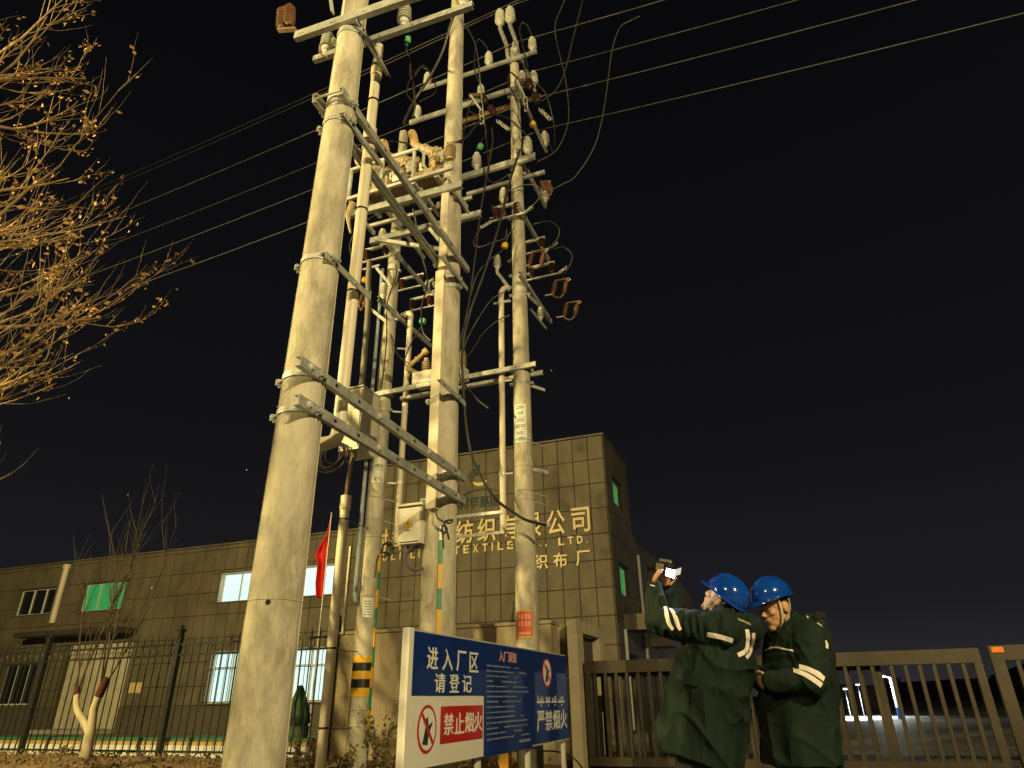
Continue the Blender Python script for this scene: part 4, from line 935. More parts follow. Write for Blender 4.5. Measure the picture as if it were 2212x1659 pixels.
insul('post', (-3.82, 9.74, 10.00), POLE['C'][0], scale=1.25); insul('post', (-6.55, 9.62, 9.70), POLE['D'][0], scale=1.25); insul('post', (-6.35, 11.3, 9.44), POLE['D'][0], scale=1.1)
def fuse(label, c, tilt=(0.45, 0, -1)):
    c = V(c); d = V(tilt).normalized(); t = thing('fuse_cutout', label, 'fuse', c, 'drop-out fuses on the right pole')
    insul('brown', c + V(0.10, 0.05, 0.05), t, 'insulator', d, 1.15); insul('brown', c + V(0.10, 0.05, 0.05) + d * 0.50, t, 'insulator', d, 1.15)
    build(MB().cyl(c + V(-0.10, -0.06, 0.0), c + V(-0.10, -0.06, 0.0) + d * 0.62, 0.032, 0.024, n=10), 'fuse_tube', 'bright_zinc', t)
    e0 = c + V(-0.10, -0.06, 0) + d * 0.60
    build(MB().bar(e0 + V(-0.03, 0, 0), e0 + V(-0.01, 0, -0.42), 0.014).bar(e0 + V(0.04, 0, 0), e0 + V(0.06, 0, -0.42), 0.014).bar(e0 + V(-0.02, 0, -0.42), e0 + V(0.06, 0, -0.42), 0.014).bar(e0 + V(-0.02, 0, -0.2), e0 + V(0.06, 0, -0.2), 0.012), 'fork', 'bright_zinc', t, False)
    build(MB().obox(c + V(0.0, 0, 0.03), V(0.16, 0.03, -0.02), V(0, 0.03, 0), V(0, 0, 0.04)), 'top_contact', 'rusty_steel', t, False)
    build(MB().helix(c + d * 1.05 + V(0.08, 0, 0), c + d * 1.45 + V(0.18, 0, 0), 0.035, 0.011, 6), 'spiral_tie', 'bright_zinc', t)
    return t
fuse('drop-out fuse hanging from the second crossarm, left of the right pole', (-4.42, 9.66, 13.22)); fuse('drop-out fuse hanging at the right pole itself, second crossarm', (-3.32, 9.66, 13.20), (0.30, 0, -1))
def arrester(label, c, sp=0.22, m='arrester', rise=(0.25, 0, 1), k=1.1):
    c = V(c); t = thing('surge_arrester', label, 'arrester', c, 'surge arresters on the poles'); a = V(rise).normalized()
    for i in (0, 1): insul('arrester', c + V(sp * i, 0.02 * i, -0.03 * i), t, 'arrester_body', a, k)
    build(MB().bar(c + a * 0.30 + V(-0.02, 0, 0), c + a * 0.30 + V(sp + 0.05, 0, -0.02), 0.03), 'top_bar', 'rusty_steel', t, False)
    build(MB().tube(smoothpath([c, c + V(0.03, 0, -0.07), c + V(sp * 0.6, 0, -0.12), c + V(sp, 0, -0.05)]), 0.018, 6), 'base_strap', 'red_polymer', t)
    build(MB().bar(c + V(-0.16, 0, 0.0), c + V(0.0, 0, -0.01), 0.025), 'stud', 'bright_zinc', t, False)
    build(MB().ring(c + a * 0.3 + V(sp + 0.05, 0, -0.04), 0.028, 0.006, 12, 5, (0, 1, 0)), 'ring', 'bright_zinc', t)
    return t
arrester('rust-brown surge arrester pair at the right end of the lowest arm, outermost', (-3.12, 11.30, 8.10))
arrester('rust-brown surge arrester pair on the lowest arm, nearer the right pole', (-3.12, 10.55, 8.18))
arrester('orange-brown surge arrester pair close behind the right pole', (-3.42, 10.05, 8.62), 0.24)
arrester('dark rust arrester pair under the crossarm end, upper right of the right pole', (-3.08, 10.3, 10.55), 0.12, rise=(-0.35, 0, 1), k=1.3)
arrester('dark rust arrester pair left of the right pole, below the long crossarm', (-4.15, 10.2, 10.15), 0.16, rise=(-0.3, 0, 1), k=1.25)
arrester('rust arrester pair beside the grey-brown conduit, left of the taped pole', (-6.95, 9.6, 8.28), 0.10, rise=(0.3, 0, 1))
# small breaker on the low rear platform, half hidden by the middle pole
SB = thing('load_switch', 'pale load switch on the low rear beams, half hidden by the middle pole', 'switchgear', (-5.3, 10.0, 6.36))
build(MB().box((-5.75, 9.82, 6.38), (-4.72, 10.14, 6.62)), 'tank', 'cabinet_paint', SB, False)
for xx in (-5.55, -5.15, -4.78):
    o = insul('ochre', (xx, 9.98, 6.62), SB, 'bushing', (0, 0, 1), 1.15)
build(MB().cyl((-5.95, 9.95, 6.82), (-5.57, 9.95, 7.10), 0.045, 0.04, n=12).cyl((-5.60, 9.95, 7.08), (-5.52, 9.95, 7.13), 0.07, n=12).cyl((-5.75, 9.95, 6.967), (-5.72, 9.95, 6.989), 0.06, n=12), 'bushing_cap', 'orange_cap', SB)
build(MB().cyl((-5.95, 9.95, 6.82), (-5.72, 9.98, 6.66), 0.05, n=10), 'elbow', 'ochre_paint', SB)
build(MB().bar((-5.7, 9.9, 6.36), (-5.3, 9.9, 6.36), 0.05).bar((-5.2, 9.9, 6.355), (-4.8, 9.9, 6.355), 0.05), 'feet', 'galvanised', SB, False)

# ================================================================== overhead line
WIRES = [('w1', 9.9, 16.32, 'highest overhead wire, over the twin peak insulators'), ('w2', 9.8, 14.72, 'second overhead wire from the top, right of the right pole'), ('w3', 11.1, 15.25, 'third overhead wire from the top, right of the right pole'),
         ('w4', 11.2, 14.42, 'fourth overhead wire from the top, right of the right pole'), ('w5', 11.7, 13.86, 'lowest overhead wire, right of the right pole')]
for k, y, h, lab in WIRES:
    P = []
    for i in range(-40, 41):
        d = abs(i) * 1.35; x = -3.5 + i * 1.35
        z = h - (0.125 if i < 0 else 0.105) * d + 0.0021 * d * d
        P.append((x, y + 0.0 * d, z))
    tag(build(MB().tube(P, 0.013, 6), 'overhead_wire', 'bare_wire'), lab, 'wire', 'overhead line wires')
tag(build(MB().tube([(-3.5 + i * 1.35, 9.95, 16.30 - (0.135 if i < 0 else 0.10) * abs(i) * 1.35 + 0.0021 * (i * 1.35) ** 2) for i in range(-40, 20)], 0.013, 6), 'overhead_wire', 'bare_wire'), 'overhead wire paired close under the highest one', 'wire', 'overhead line wires')
# drooping leads right of the right pole
BW = dict(r=0.012, m='bare_wire', name='lead', group='loose leads around the poles')
cable('slack lead right of the right pole, double-curved and leftmost', [(-2.2, 10.3, 17.0), (-2.39, 10.3, 16.3), (-2.65, 10.3, 15.61), (-2.66, 10.3, 14.98), (-2.52, 10.3, 13.79), (-2.48, 10.3, 12.83), (-2.54, 10.3, 12.18), (-2.81, 10.3, 11.6), (-3.23, 10.2, 11.32)], **BW)
cable('slack lead crossing the double-curved one, running down to the fuse', [(-1.8, 10.3, 16.7), (-1.95, 10.3, 16.06), (-2.24, 10.3, 14.93), (-2.56, 10.3, 13.72), (-2.82, 10.2, 13.17), (-3.14, 10.0, 12.8)], **BW)
cable('outermost slack lead, hanging from an overhead wire down to the arresters', [(-0.7, 10.3, 14.82), (-0.95, 10.3, 14.78), (-1.18, 10.3, 14.66), (-1.40, 10.3, 14.03), (-1.59, 10.3, 13.0), (-1.78, 10.3, 12.06), (-2.03, 10.3, 11.31), (-2.44, 10.3, 10.74), (-2.73, 10.3, 10.62), (-3.05, 10.3, 10.53)], **BW)
cable('round loop of lead right of the right pole, upper', [(-3.46, 10.5, 9.96), (-3.13, 10.5, 9.94), (-2.92, 10.5, 9.72), (-2.93, 10.5, 9.48), (-3.09, 10.5, 9.30), (-3.16, 10.6, 9.28)], **BW)
cable('round loop of lead right of the right pole, lower', [(-3.06, 10.6, 9.28), (-2.86, 10.6, 9.27), (-2.70, 10.6, 9.05), (-2.74, 10.6, 8.82), (-2.91, 10.7, 8.68), (-3.0, 11.0, 8.70)], **BW)
cable('lead arching from the upper switch across the right pole', [(-3.22, 9.7, 9.70), (-3.05, 9.72, 9.92), (-3.06, 9.75, 10.2), (-3.3, 9.76, 10.36), (-3.6, 9.77, 10.36), (-3.78, 9.75, 10.3)], **BW)
cable('lead looping left of the right pole under the upper switch', [(-4.30, 9.7, 9.52), (-4.42, 9.7, 9.35), (-4.44, 9.7, 9.15), (-4.30, 9.7, 9.06), (-4.05, 9.75, 9.14), (-3.83, 9.8, 9.2), (-3.78, 9.8, 9.4)], **BW)
cable('thin lead from the yellow tag down to the cranked insulator', [(-3.60, 9.76, 9.35), (-3.74, 9.78, 9.24), (-3.83, 9.8, 9.02), (-3.95, 9.85, 8.93), (-4.2, 9.8, 8.75), (-4.38, 9.7, 8.4), (-4.45, 9.6, 7.9)], **BW)
cable('thick black cable sweeping down beside the middle pole and out to the right, hooked end', [(-3.40, 9.62, 11.2), (-3.62, 9.55, 10.3), (-3.84, 9.5, 9.23), (-4.13, 9.5, 8.28), (-4.42, 9.5, 7.44), (-4.56, 9.5, 6.67), (-4.53, 9.5, 6.03), (-4.46, 9.5, 5.27), (-4.35, 9.5, 4.69), (-4.2, 9.5, 4.33), (-4.03, 9.5, 4.03), (-3.86, 9.5, 3.82), (-3.66, 9.5, 3.66), (-3.41, 9.5, 3.49), (-3.09, 9.5, 3.38)], 0.024)
cable('second black cable descending from the upper fuse beside the middle pole', [(-4.0, 9.55, 12.0), (-3.96, 9.5, 11.49), (-4.08, 9.5, 10.69), (-4.22, 9.5, 9.73), (-4.31, 9.5, 8.83), (-4.40, 9.5, 8.0), (-4.50, 9.5, 7.32), (-4.60, 9.48, 6.81), (-4.60, 9.48, 6.2), (-4.42, 9.48, 5.9), (-4.2, 9.45, 5.62), (-4.02, 9.45, 5.45)], 0.018)
cable('slack lead curving from the riser pipe to the black cable bundle', [(-3.86, 9.8, 7.95), (-4.1, 9.75, 7.8), (-4.35, 9.7, 7.4), (-4.52, 9.6, 6.95), (-4.58, 9.55, 6.6)], **BW)
cable('slack lead curving from the right pole to the load switch', [(-3.75, 9.78, 7.4), (-4.0, 9.8, 7.35), (-4.3, 9.82, 7.15), (-4.5, 9.9, 6.95), (-4.66, 9.95, 6.82)], **BW)
cable('black cable arching over the right pole top left', [(-4.36, 9.76, 13.65), (-4.50, 9.74, 14.2), (-4.50, 9.74, 14.9), (-4.42, 9.74, 15.2), (-4.25, 9.76, 14.95), (-4.19, 9.79, 14.75)], 0.016)
cable('black cable arching over the right pole top right', [(-3.20, 9.74, 13.7), (-3.28, 9.72, 14.3), (-3.36, 9.72, 14.9), (-3.30, 9.72, 15.2), (-3.16, 9.74, 15.0), (-3.09, 9.79, 14.68)], 0.016)
cable('black cable looping down from the second crossarm to the yellow tag', [(-3.42, 9.62, 13.3), (-3.56, 9.58, 13.5), (-3.62, 9.58, 13.2), (-3.45, 9.58, 12.7), (-3.25, 9.6, 12.3), (-3.18, 9.64, 12.05), (-3.14, 9.7, 11.88)], 0.018)
cable('black cable arching from the breaker over to the right pole', [(-3.22, 6.1, 7.98), (-3.05, 6.3, 8.2), (-3.3, 7.3, 9.6), (-3.75, 8.9, 11.6), (-3.6, 9.5, 12.05), (-3.40, 9.70, 11.85), (-3.30, 9.74, 11.72)], 0.017)
cable('thick black cable rising from the ochre breaker to the middle pole top', [(-4.02, 6.2, 8.78), (-4.02, 6.3, 9.1), (-3.92, 6.35, 9.45), (-3.68, 6.3, 9.72), (-3.42, 6.2, 10.05), (-3.24, 6.08, 10.4), (-3.16, 6.05, 10.6)], 0.022)
tag(build(MB().obox((-3.15, 6.03, 10.68), (0.02, 0, 0.06), (0, 0.015, 0), (-0.04, 0, 0.03)), 'cable_tag', 'yellow_tag', smooth=False), 'pale yellow cable end tag high on the middle pole', 'tag', 'phase tags on the cables')
cable('black cable with a green end dropping past the front pole top', [(-2.56, 3.9, 6.96), (-2.60, 4.1, 6.9), (-2.75, 4.4, 6.95), (-3.1, 5.0, 7.5), (-3.5, 5.6, 8.1)], 0.012)
tag(build(MB().obox((-2.50, 3.80, 6.90), (0.012, 0, 0), (0, 0.015, 0), (0.006, 0, 0.055)).obox((-2.48, 3.81, 6.93), (0.010, 0, 0), (0, 0.012, 0), (0.002, 0, 0.05)), 'cable_tag', 'green_tag', smooth=False), 'green cable end tag hanging beside the front pole top', 'tag', 'phase tags on the cables')
cable('thin black cable snaking from the front pole to the second crossarm', [(-2.95, 4.6, 7.7), (-3.3, 5.2, 8.3), (-3.75, 6.2, 9.9), (-4.25, 7.3, 11.2), (-5.2, 9.2, 13.2), (-5.9, 9.7, 13.72)], 0.014)
cable('thin black cable hanging from the left end of the second crossarm', [(-5.98, 9.76, 13.72), (-6.25, 9.7, 14.1), (-6.2, 9.7, 14.6), (-5.95, 9.72, 14.9), (-5.79, 9.79, 14.86)], 0.014)
cable('looping black lead left of the taped pole top', [(-6.9, 9.6, 9.35), (-7.2, 9.6, 9.5), (-7.35, 9.6, 9.9), (-7.2, 9.6, 10.3), (-6.8, 9.65, 10.6), (-6.5, 9.75, 10.7), (-6.3, 9.78, 10.9)], **BW)
cable('black lead hanging in front of the right side of the taped pole', [(-6.25, 9.75, 9.2), (-6.2, 9.72, 8.9), (-6.28, 9.7, 8.55), (-6.35, 9.7, 8.2), (-6.3, 9.7, 7.4), (-6.33, 9.72, 6.6), (-6.36, 9.75, 6.35)], 0.013)
cable('black lead with a green knob behind the middle pole', [(-5.62, 9.9, 7.72), (-5.72, 9.9, 7.55), (-5.85, 9.9, 7.35), (-5.98, 9.9, 7.0), (-5.95, 9.9, 6.86)], 0.014)
for lab, c, m_ in (('yellow hexagonal phase knob under the second crossarm, right pole', (-3.12, 9.68, 11.86), 'yellow_tag'), ('yellow phase knob left of the right pole, above the cranked insulator', (-3.83, 9.80, 9.02), 'yellow_tag'),
                   ('pale green phase knob on the insulator left of the right pole', (-4.36, 9.78, 11.80), 'green_tag'), ('yellow phase knob beside the grey-brown conduit', (-6.86, 9.58, 8.86), 'yellow_tag'), ('green phase knob behind the middle pole', (-5.62, 9.88, 7.76), 'green_tag')):
    tag(build(MB().lathe([(0.02, -0.05), (0.062, -0.045), (0.066, 0), (0.05, 0.004), (0.066, 0.008), (0.062, 0.05), (0.02, 0.055)], c, (0.3, 0, 1), 6), 'phase_knob', m_, smooth=False), lab, 'tag', 'phase knobs on the leads')

# more of the tangle: leads between breaker, crossarms and conduits
cable('black lead arching behind the ochre breaker, left', [(-4.45, 6.3, 8.3), (-4.6, 6.4, 8.7), (-4.55, 6.6, 9.0), (-4.3, 6.8, 9.05), (-4.05, 6.9, 8.8), (-4.0, 6.9, 8.3)], 0.013)
cable('black lead hanging under the breaker platform', [(-3.75, 6.1, 7.2), (-3.72, 6.2, 6.9), (-3.66, 6.3, 6.4), (-3.60, 6.4, 6.0), (-3.66, 6.4, 5.6), (-3.60, 6.35, 5.2), (-3.45, 6.3, 5.0)], 0.013)
cable('black lead curving from the breaker to the second crossarm', [(-3.3, 6.3, 7.9), (-3.4, 6.9, 8.6), (-3.9, 8.0, 10.3), (-4.4, 9.2, 12.2), (-4.55, 9.6, 12.9), (-4.42, 9.66, 13.2)], 0.013)
cable('black lead curving from the long crossarm insulator to the green knob', [(-4.46, 9.78, 11.72), (-4.36, 9.76, 11.9), (-4.2, 9.74, 12.1), (-4.3, 9.72, 12.5), (-4.6, 9.72, 12.9)], 0.013)
cable('black lead drooping below the long crossarm to the arresters', [(-4.25, 9.74, 11.0), (-4.12, 9.72, 10.7), (-3.95, 9.72, 10.62), (-3.7, 9.74, 10.75)], 0.012)
cable('black lead looping from the right pole top to the lowest wire', [(-3.3, 9.9, 13.6), (-2.98, 10.2, 13.3), (-2.92, 10.6, 12.7), (-3.05, 11.0, 12.4), (-3.2, 11.4, 12.7), (-3.38, 11.65, 13.4)], 0.012)
cable('black lead sagging between taped pole and load switch', [(-6.3, 9.85, 7.6), (-6.15, 9.88, 7.15), (-6.0, 9.9, 6.98), (-5.9, 9.92, 6.9)], 0.012)
cable('black lead looping between the switches right of the taped pole', [(-6.2, 11.3, 9.72), (-5.85, 11.2, 9.6), (-5.75, 11.1, 9.2), (-5.9, 11.1, 8.9), (-6.1, 11.2, 8.98)], 0.012)
cable('black lead dropping from the middle pole top past its right side', [(-3.10, 6.15, 10.6), (-2.95, 6.4, 10.2), (-2.98, 6.7, 9.5), (-3.1, 7.2, 9.0), (-3.4, 8.0, 9.2)], 0.012)

# joint ring and bolt hole low on the front pole
t, p, rad = POLE['A']
build(MB().ring((p[0], p[1], 1.58), rad(1.58) + 0.0005, 0.004, 36, 5), 'joint_ring', 'concrete', t)
a = math.atan2(-p[1], -p[0]) - 0.25; d = V(math.cos(a), math.sin(a), 0)
build(MB().cyl(V(p[0], p[1], 1.56) + d * (rad(1.56) - 0.01), V(p[0], p[1], 1.56) + d * (rad(1.56) + 0.004), 0.016, n=10), 'bolt_hole', 'tape_black', t)

# ================================================================== notice board at the gate (runs away from the street, faces the drive)
SX = -2.80
SG = thing('notice_board', 'long factory notice board of blue and white panels on legs', 'sign', (SX, 7.1, 0))
PANELS = [(5.03, 6.47), (6.475, 7.83), (7.835, 9.24)]
Z0, Z1, ZM = 0.545, 1.515, 1.035
rgt, upv = (0, 1, 0), (0, 0, 1)
build(MB().box((SX - 0.05, 5.00, Z0 - 0.02), (SX - 0.012, 9.26, Z0 + 0.02)).box((SX - 0.05, 5.00, Z1 - 0.02), (SX - 0.012, 9.26, Z1 + 0.015)), 'frame_rail', 'bright_zinc', SG, False)
build(MB().box((SX - 0.055, 4.955, 0.42), (SX + 0.012, 5.024, Z1 + 0.02)), 'frame_post', 'sign_white', SG, False)
for y in (5.42, 6.50, 7.87, 9.20): build(MB().box((SX - 0.095, y - 0.03, 0), (SX - 0.052, y + 0.03, Z1 - 0.03)), 'leg', 'sign_white' if y > 6 else 'tape_yellow', SG, False)
def panel(y0, y1, z0, z1, m, x=SX): return build(MB().box((x - 0.011, y0, z0), (x, y1, z1)), 'panel', m, SG, False)
p1a = panel(5.03, 6.47, ZM + 0.002, Z1, 'sign_navy'); p1b = panel(5.03, 6.47, Z0 - 0.02, ZM - 0.002, 'sign_white')
p2 = panel(*PANELS[1], Z0 - 0.03, Z1, 'sign_navy'); p3 = panel(*PANELS[2], Z0, Z1, 'sign_navy')
def st(s, y, z, w, h, m, par, bold=0.012): return text(s, 'lettering', m, par, (SX + 0.0015, y, z), rgt, upv, w, h, bold, 0.003)
for ch, y in zip('进入厂区', (5.28, 5.565, 5.85, 6.13)): st(ch, y, 1.235, 0.20, 0.175, 'print_white', p1a, 0.010)
for ch, y in zip('请登记', (5.43, 5.71, 5.98)): st(ch, y, 1.06, 0.20, 0.15, 'print_white', p1a, 0.010)
rb = build(MB().box((SX + 0.001, 5.56, 0.675), (SX + 0.004, 6.44, 0.955)), 'red_field', 'sign_red', p1b, False)
for ch, y in zip('禁止烟火', (5.62, 5.83, 6.04, 6.24)): text(ch, 'lettering', 'print_white', p1b, (SX + 0.0045, y, 0.735), rgt, upv, 0.185, 0.165, 0.010, 0.003)
def nosmoke(yc, zc, ry, rz, par):
    n = 40
    def el(a, b, m, x, nm):
        return build(MB().prism([(math.cos(2 * math.pi * i / n) * a, math.sin(2 * math.pi * i / n) * b) for i in range(n)], (x, yc, zc), rgt, upv, 0.002), nm, m, par, False)
    el(ry, rz, 'sign_red', SX + 0.001, 'ring_field'); el(ry * 0.84, rz * 0.86, 'print_white', SX + 0.0035, 'inner_field')
    fig = MB().prism([(-0.10 * ry / 0.2, -0.09 * rz / 0.15), (-0.03 * ry / 0.2, 0.03 * rz / 0.15), (-0.05 * ry / 0.2, 0.06 * rz / 0.15), (0.0, 0.075 * rz / 0.15), (0.02 * ry / 0.2, 0.02 * rz / 0.15), (0.10 * ry / 0.2, 0.045 * rz / 0.15), (0.09 * ry / 0.2, 0.02 * rz / 0.15), (0.03 * ry / 0.2, -0.03 * rz / 0.15), (0.01 * ry / 0.2, -0.10 * rz / 0.15)], (SX + 0.006, yc, zc), rgt, upv, 0.001)
    build(fig, 'pictogram', 'print_black', par, False)
    d = V(0, -ry * 0.60, rz * 0.62); w = V(0, rz, ry).normalized() * 0.016
    build(MB().add([V(SX + 0.0085, yc, zc) + d - w, V(SX + 0.0085, yc, zc) - d - w, V(SX + 0.0085, yc, zc) - d + w, V(SX + 0.0085, yc, zc) + d + w], [(0, 1, 2, 3)]), 'slash', 'sign_red', par, False)
nosmoke(5.325, 0.795, 0.165, 0.175, p1b)
st('入厂须知', 6.86, 1.355, 0.50, 0.11, 'print_pink', p2, 0.012)
lines = MB(); rg2 = random.Random(3)
for i in range(15):
    z = 1.30 - i * 0.0465; y = 6.54 + (0.0 if i else 0.0); end = 6.54 + rg2.choice([0.75, 0.95, 1.05, 1.15, 0.85, 1.2])
    while y < end:
        w = rg2.uniform(0.05, 0.22)
        if rg2.random() < 0.88: lines.box((SX + 0.001, y, z), (SX + 0.002, min(y + w, end), z + rg2.uniform(0.010, 0.015)))
        y += w + rg2.uniform(0.008, 0.03)
lines.box((SX + 0.001, 7.42, 0.585), (SX + 0.002, 7.77, 0.612))
stuff(build(lines, 'fine_print', 'print_grey', p2, False))
nosmoke(8.42, 1.29, 0.175, 0.165, p3)
# cursive line of script, then the prohibition
cur = MB()
for y0, y1 in ((8.02, 8.28), (8.33, 8.52), (8.57, 8.78), (8.83, 9.10)):
    cur.box((SX + 0.001, y0, 0.955), (SX + 0.003, y1, 0.975)); k = y0 + 0.02
    while k < y1 - 0.02:
        h = rg2.uniform(0.02, 0.065); cur.box((SX + 0.001, k, 0.9755), (SX + 0.003, k + 0.016, 0.976 + h)); k += rg2.uniform(0.035, 0.07)
    cur.box((SX + 0.001, (y0 + y1) / 2, 0.92), (SX + 0.003, (y0 + y1) / 2 + 0.03, 0.938))
build(cur, 'script_line', 'print_white', p3, False)
for ch, y in zip('严禁烟火', (8.0, 8.30, 8.60, 8.90)): st(ch, y, 0.66, 0.27, 0.215, 'print_white', p3, 0.008)

# orange marker post behind the board
t = thing('marker_post', 'short orange marker post behind the notice board', 'post', (-3.92, 9.55, 0))
build(MB().box((-3.845, 9.42, 0), (-3.715, 9.55, 0.62)), 'shaft', 'orange_post', t, False)
build(MB().box((-3.855, 9.41, 0.621), (-3.705, 9.56, 0.65)), 'cap', 'orange_post', t, False)
cable('thin black cable drooping to the ground behind the notice board', [(-4.3, 10.4, 0.50), (-3.9, 10.3, 0.30), (-3.4, 10.2, 0.33), (-3.1, 10.2, 0.28), (-2.9, 10.15, 0.12), (-2.85, 10.1, 0.02)], 0.012)

# ================================================================== flag in the yard
t = thing('flag', 'red flag hanging limp from a thin pole behind the fence', 'flag', (-10.36, 14, 0))
build(MB().cyl((-10.34, 14, 0), (-10.34, 14, 5.36), 0.022, 0.012, n=8), 'flagpole', 'bright_zinc', t)
build(MB().lathe([(0, 0), (0.03, 0.03), (0, 0.06)], (-10.34, 14, 5.36), n=8), 'finial', 'bright_zinc', t)
fl = MB(); nu, nv = 14, 30
def flag_edge(s):                    # half width of the limp cloth at fraction s down the flag
    for (a, wa), (b, wb) in zip([(0, .02), (.25, .16), (.44, .27), (.5, .26), (.6, .17), (.8, .21), (.97, .17), (1.0, .14)], [(.25, .16), (.44, .27), (.5, .26), (.6, .17), (.8, .21), (.97, .17), (1.0, .14), (1.01, .14)]):
        if s <= b: return wa + (wb - wa) * (s - a) / (b - a)
    return 0.14
for j in range(nv + 1):
    s = j / nv; z = 5.30 - 1.98 * s - 0.05 * math.sin(s * 9)
    for i in range(nu + 1):
        q = i / nu; w = flag_edge(s)
        fl.v.append(V(-10.352 - w * q + 0.02 * math.sin(9 * s), 14 + 0.07 * math.sin(q * 9 + s * 3) * min(1, 4 * s) * (0.3 + q), z - 0.10 * q * (1 - s)))
for j in range(nv):
    for i in range(nu): a = j * (nu + 1) + i; fl.f.append((a, a + 1, a + nu + 2, a + nu + 1))
fo = build(fl, 'cloth', 'flag_red', t, fix=False); so = fo.modifiers.new('thickness', 'SOLIDIFY'); so.thickness = 0.004

# ================================================================== green wrapped plant and dry weeds
t = thing('wrapped_shrub', 'shrub wrapped in a dark green tarpaulin behind the fence', 'shrub', (-9.75, 12.75, 0))
mb = MB(); n = 36
prof = [(0.24, 0.0), (0.245, 0.3), (0.24, 0.56), (0.20, 0.58), (0.245, 0.62), (0.23, 0.8), (0.17, 1.0), (0.09, 1.22), (0.05, 1.32), (0.0, 1.34)]
for r_, z in prof:
    for i in range(n):
        a = 2 * math.pi * i / n; k = 1 + 0.07 * math.sin(a * 9 + z * 2) + 0.05 * noise.noise((math.cos(a) * 3, math.sin(a) * 3, z * 4)); mb.v.append(V(-9.74 + math.cos(a) * r_ * k, 12.75 + math.sin(a) * r_ * k, z))
for j in range(len(prof) - 1):
    for i in range(n): a, b = j * n + i, j * n + (i + 1) % n; mb.f.append((a, b, b + n, a + n))
build(mb, 'tarpaulin', 'tarp_green', t, ang=60)
build(MB().ring((-9.74, 12.75, 0.58), 0.225, 0.012, 24, 6), 'rope', 'black_cable', t)
def leaf_quads(mb, c, size, r):
    a = Vector((r.uniform(-1, 1), r.uniform(-1, 1), r.uniform(-1, 0.6))).normalized(); u, v = frame(a); w = size * r.uniform(0.25, 0.45); L = size * r.uniform(0.8, 1.3)
    cu = u * (w * r.uniform(-0.6, 0.6))
    mb.add([c, c + a * L * 0.45 + v * w + cu * 0.4, c + a * L + cu, c + a * L * 0.45 - v * w + cu * 0.4, c + a * L * 0.5 - u * w * 0.4], [(0, 1, 4), (1, 2, 4), (2, 3, 4), (3, 0, 4)])
def weed(label, x, y, h, n, seed):
    r = random.Random(seed); t = thing('weed', label, 'weed', (x, y, 0.03), 'dry weeds at the foot of the poles'); st_, lf = MB(), MB()
    for i in range(n):
        a = r.uniform(0, 6.283); l = h * r.uniform(0.5, 1.0); lean = r.uniform(0.05, 0.45)
        P = [V(x + 0.06 * math.cos(a), y + 0.06 * math.sin(a), 0.03)]
        for k in range(1, 5): P.append(P[0] + V(math.cos(a) * lean * l * (k / 4) ** 1.4, math.sin(a) * lean * l * (k / 4) ** 1.4, l * k / 4) + V(r.uniform(-.015, .015), r.uniform(-.015, .015), 0))
        st_.tube(P, [0.006, 0.005, 0.004, 0.003, 0.002], 4)
        for k in range(16): q = P[r.randrange(1, 5)].lerp(P[r.randrange(0, 4)], r.random()); leaf_quads(lf, q + V(r.uniform(-.03, .03), r.uniform(-.03, .03), r.uniform(-.02, .02)), 0.055, r)
    build(st_, 'stems', 'weed', t); stuff(build(lf, 'leaves', 'weed', t, fix=False))
weed('tall dry weed left of the thick cream guard pipe', -6.95, 9.35, 0.75, 14, 1); weed('dry weed clump between guard pipe and taped pole', -6.30, 9.45, 0.42, 14, 2)
weed('bushy dry weed right of the taped pole', -5.95, 9.9, 1.0, 18, 3); weed('dry weed clump against the beige wall, left of the middle pole', -5.55, 10.6, 0.75, 16, 4)
weed('low dry weed behind the notice board legs', -4.55, 10.4, 0.5, 14, 5); weed('low dry weed in the verge below the fence', -9.6, 10.9, 0.30, 12, 6)
weed('low dry weed near the whitewashed tree', -14.0, 10.9, 0.28, 12, 8); weed('low dry weed at the far left of the verge', -16.5, 10.9, 0.30, 12, 9)
# dead leaves and stubble on the verge
lit = MB(); r = random.Random(11)
for i in range(3200): leaf_quads(lit, V(r.uniform(-22, -3.8), r.uniform(8.6, 11.6), 0.10 + r.uniform(0, 0.03)), 0.07, r)
o = build(lit, 'leaf_litter', 'litter', fix=False); tag(o, 'dead leaves scattered over the dry verge', 'leaves'); stuff(o)

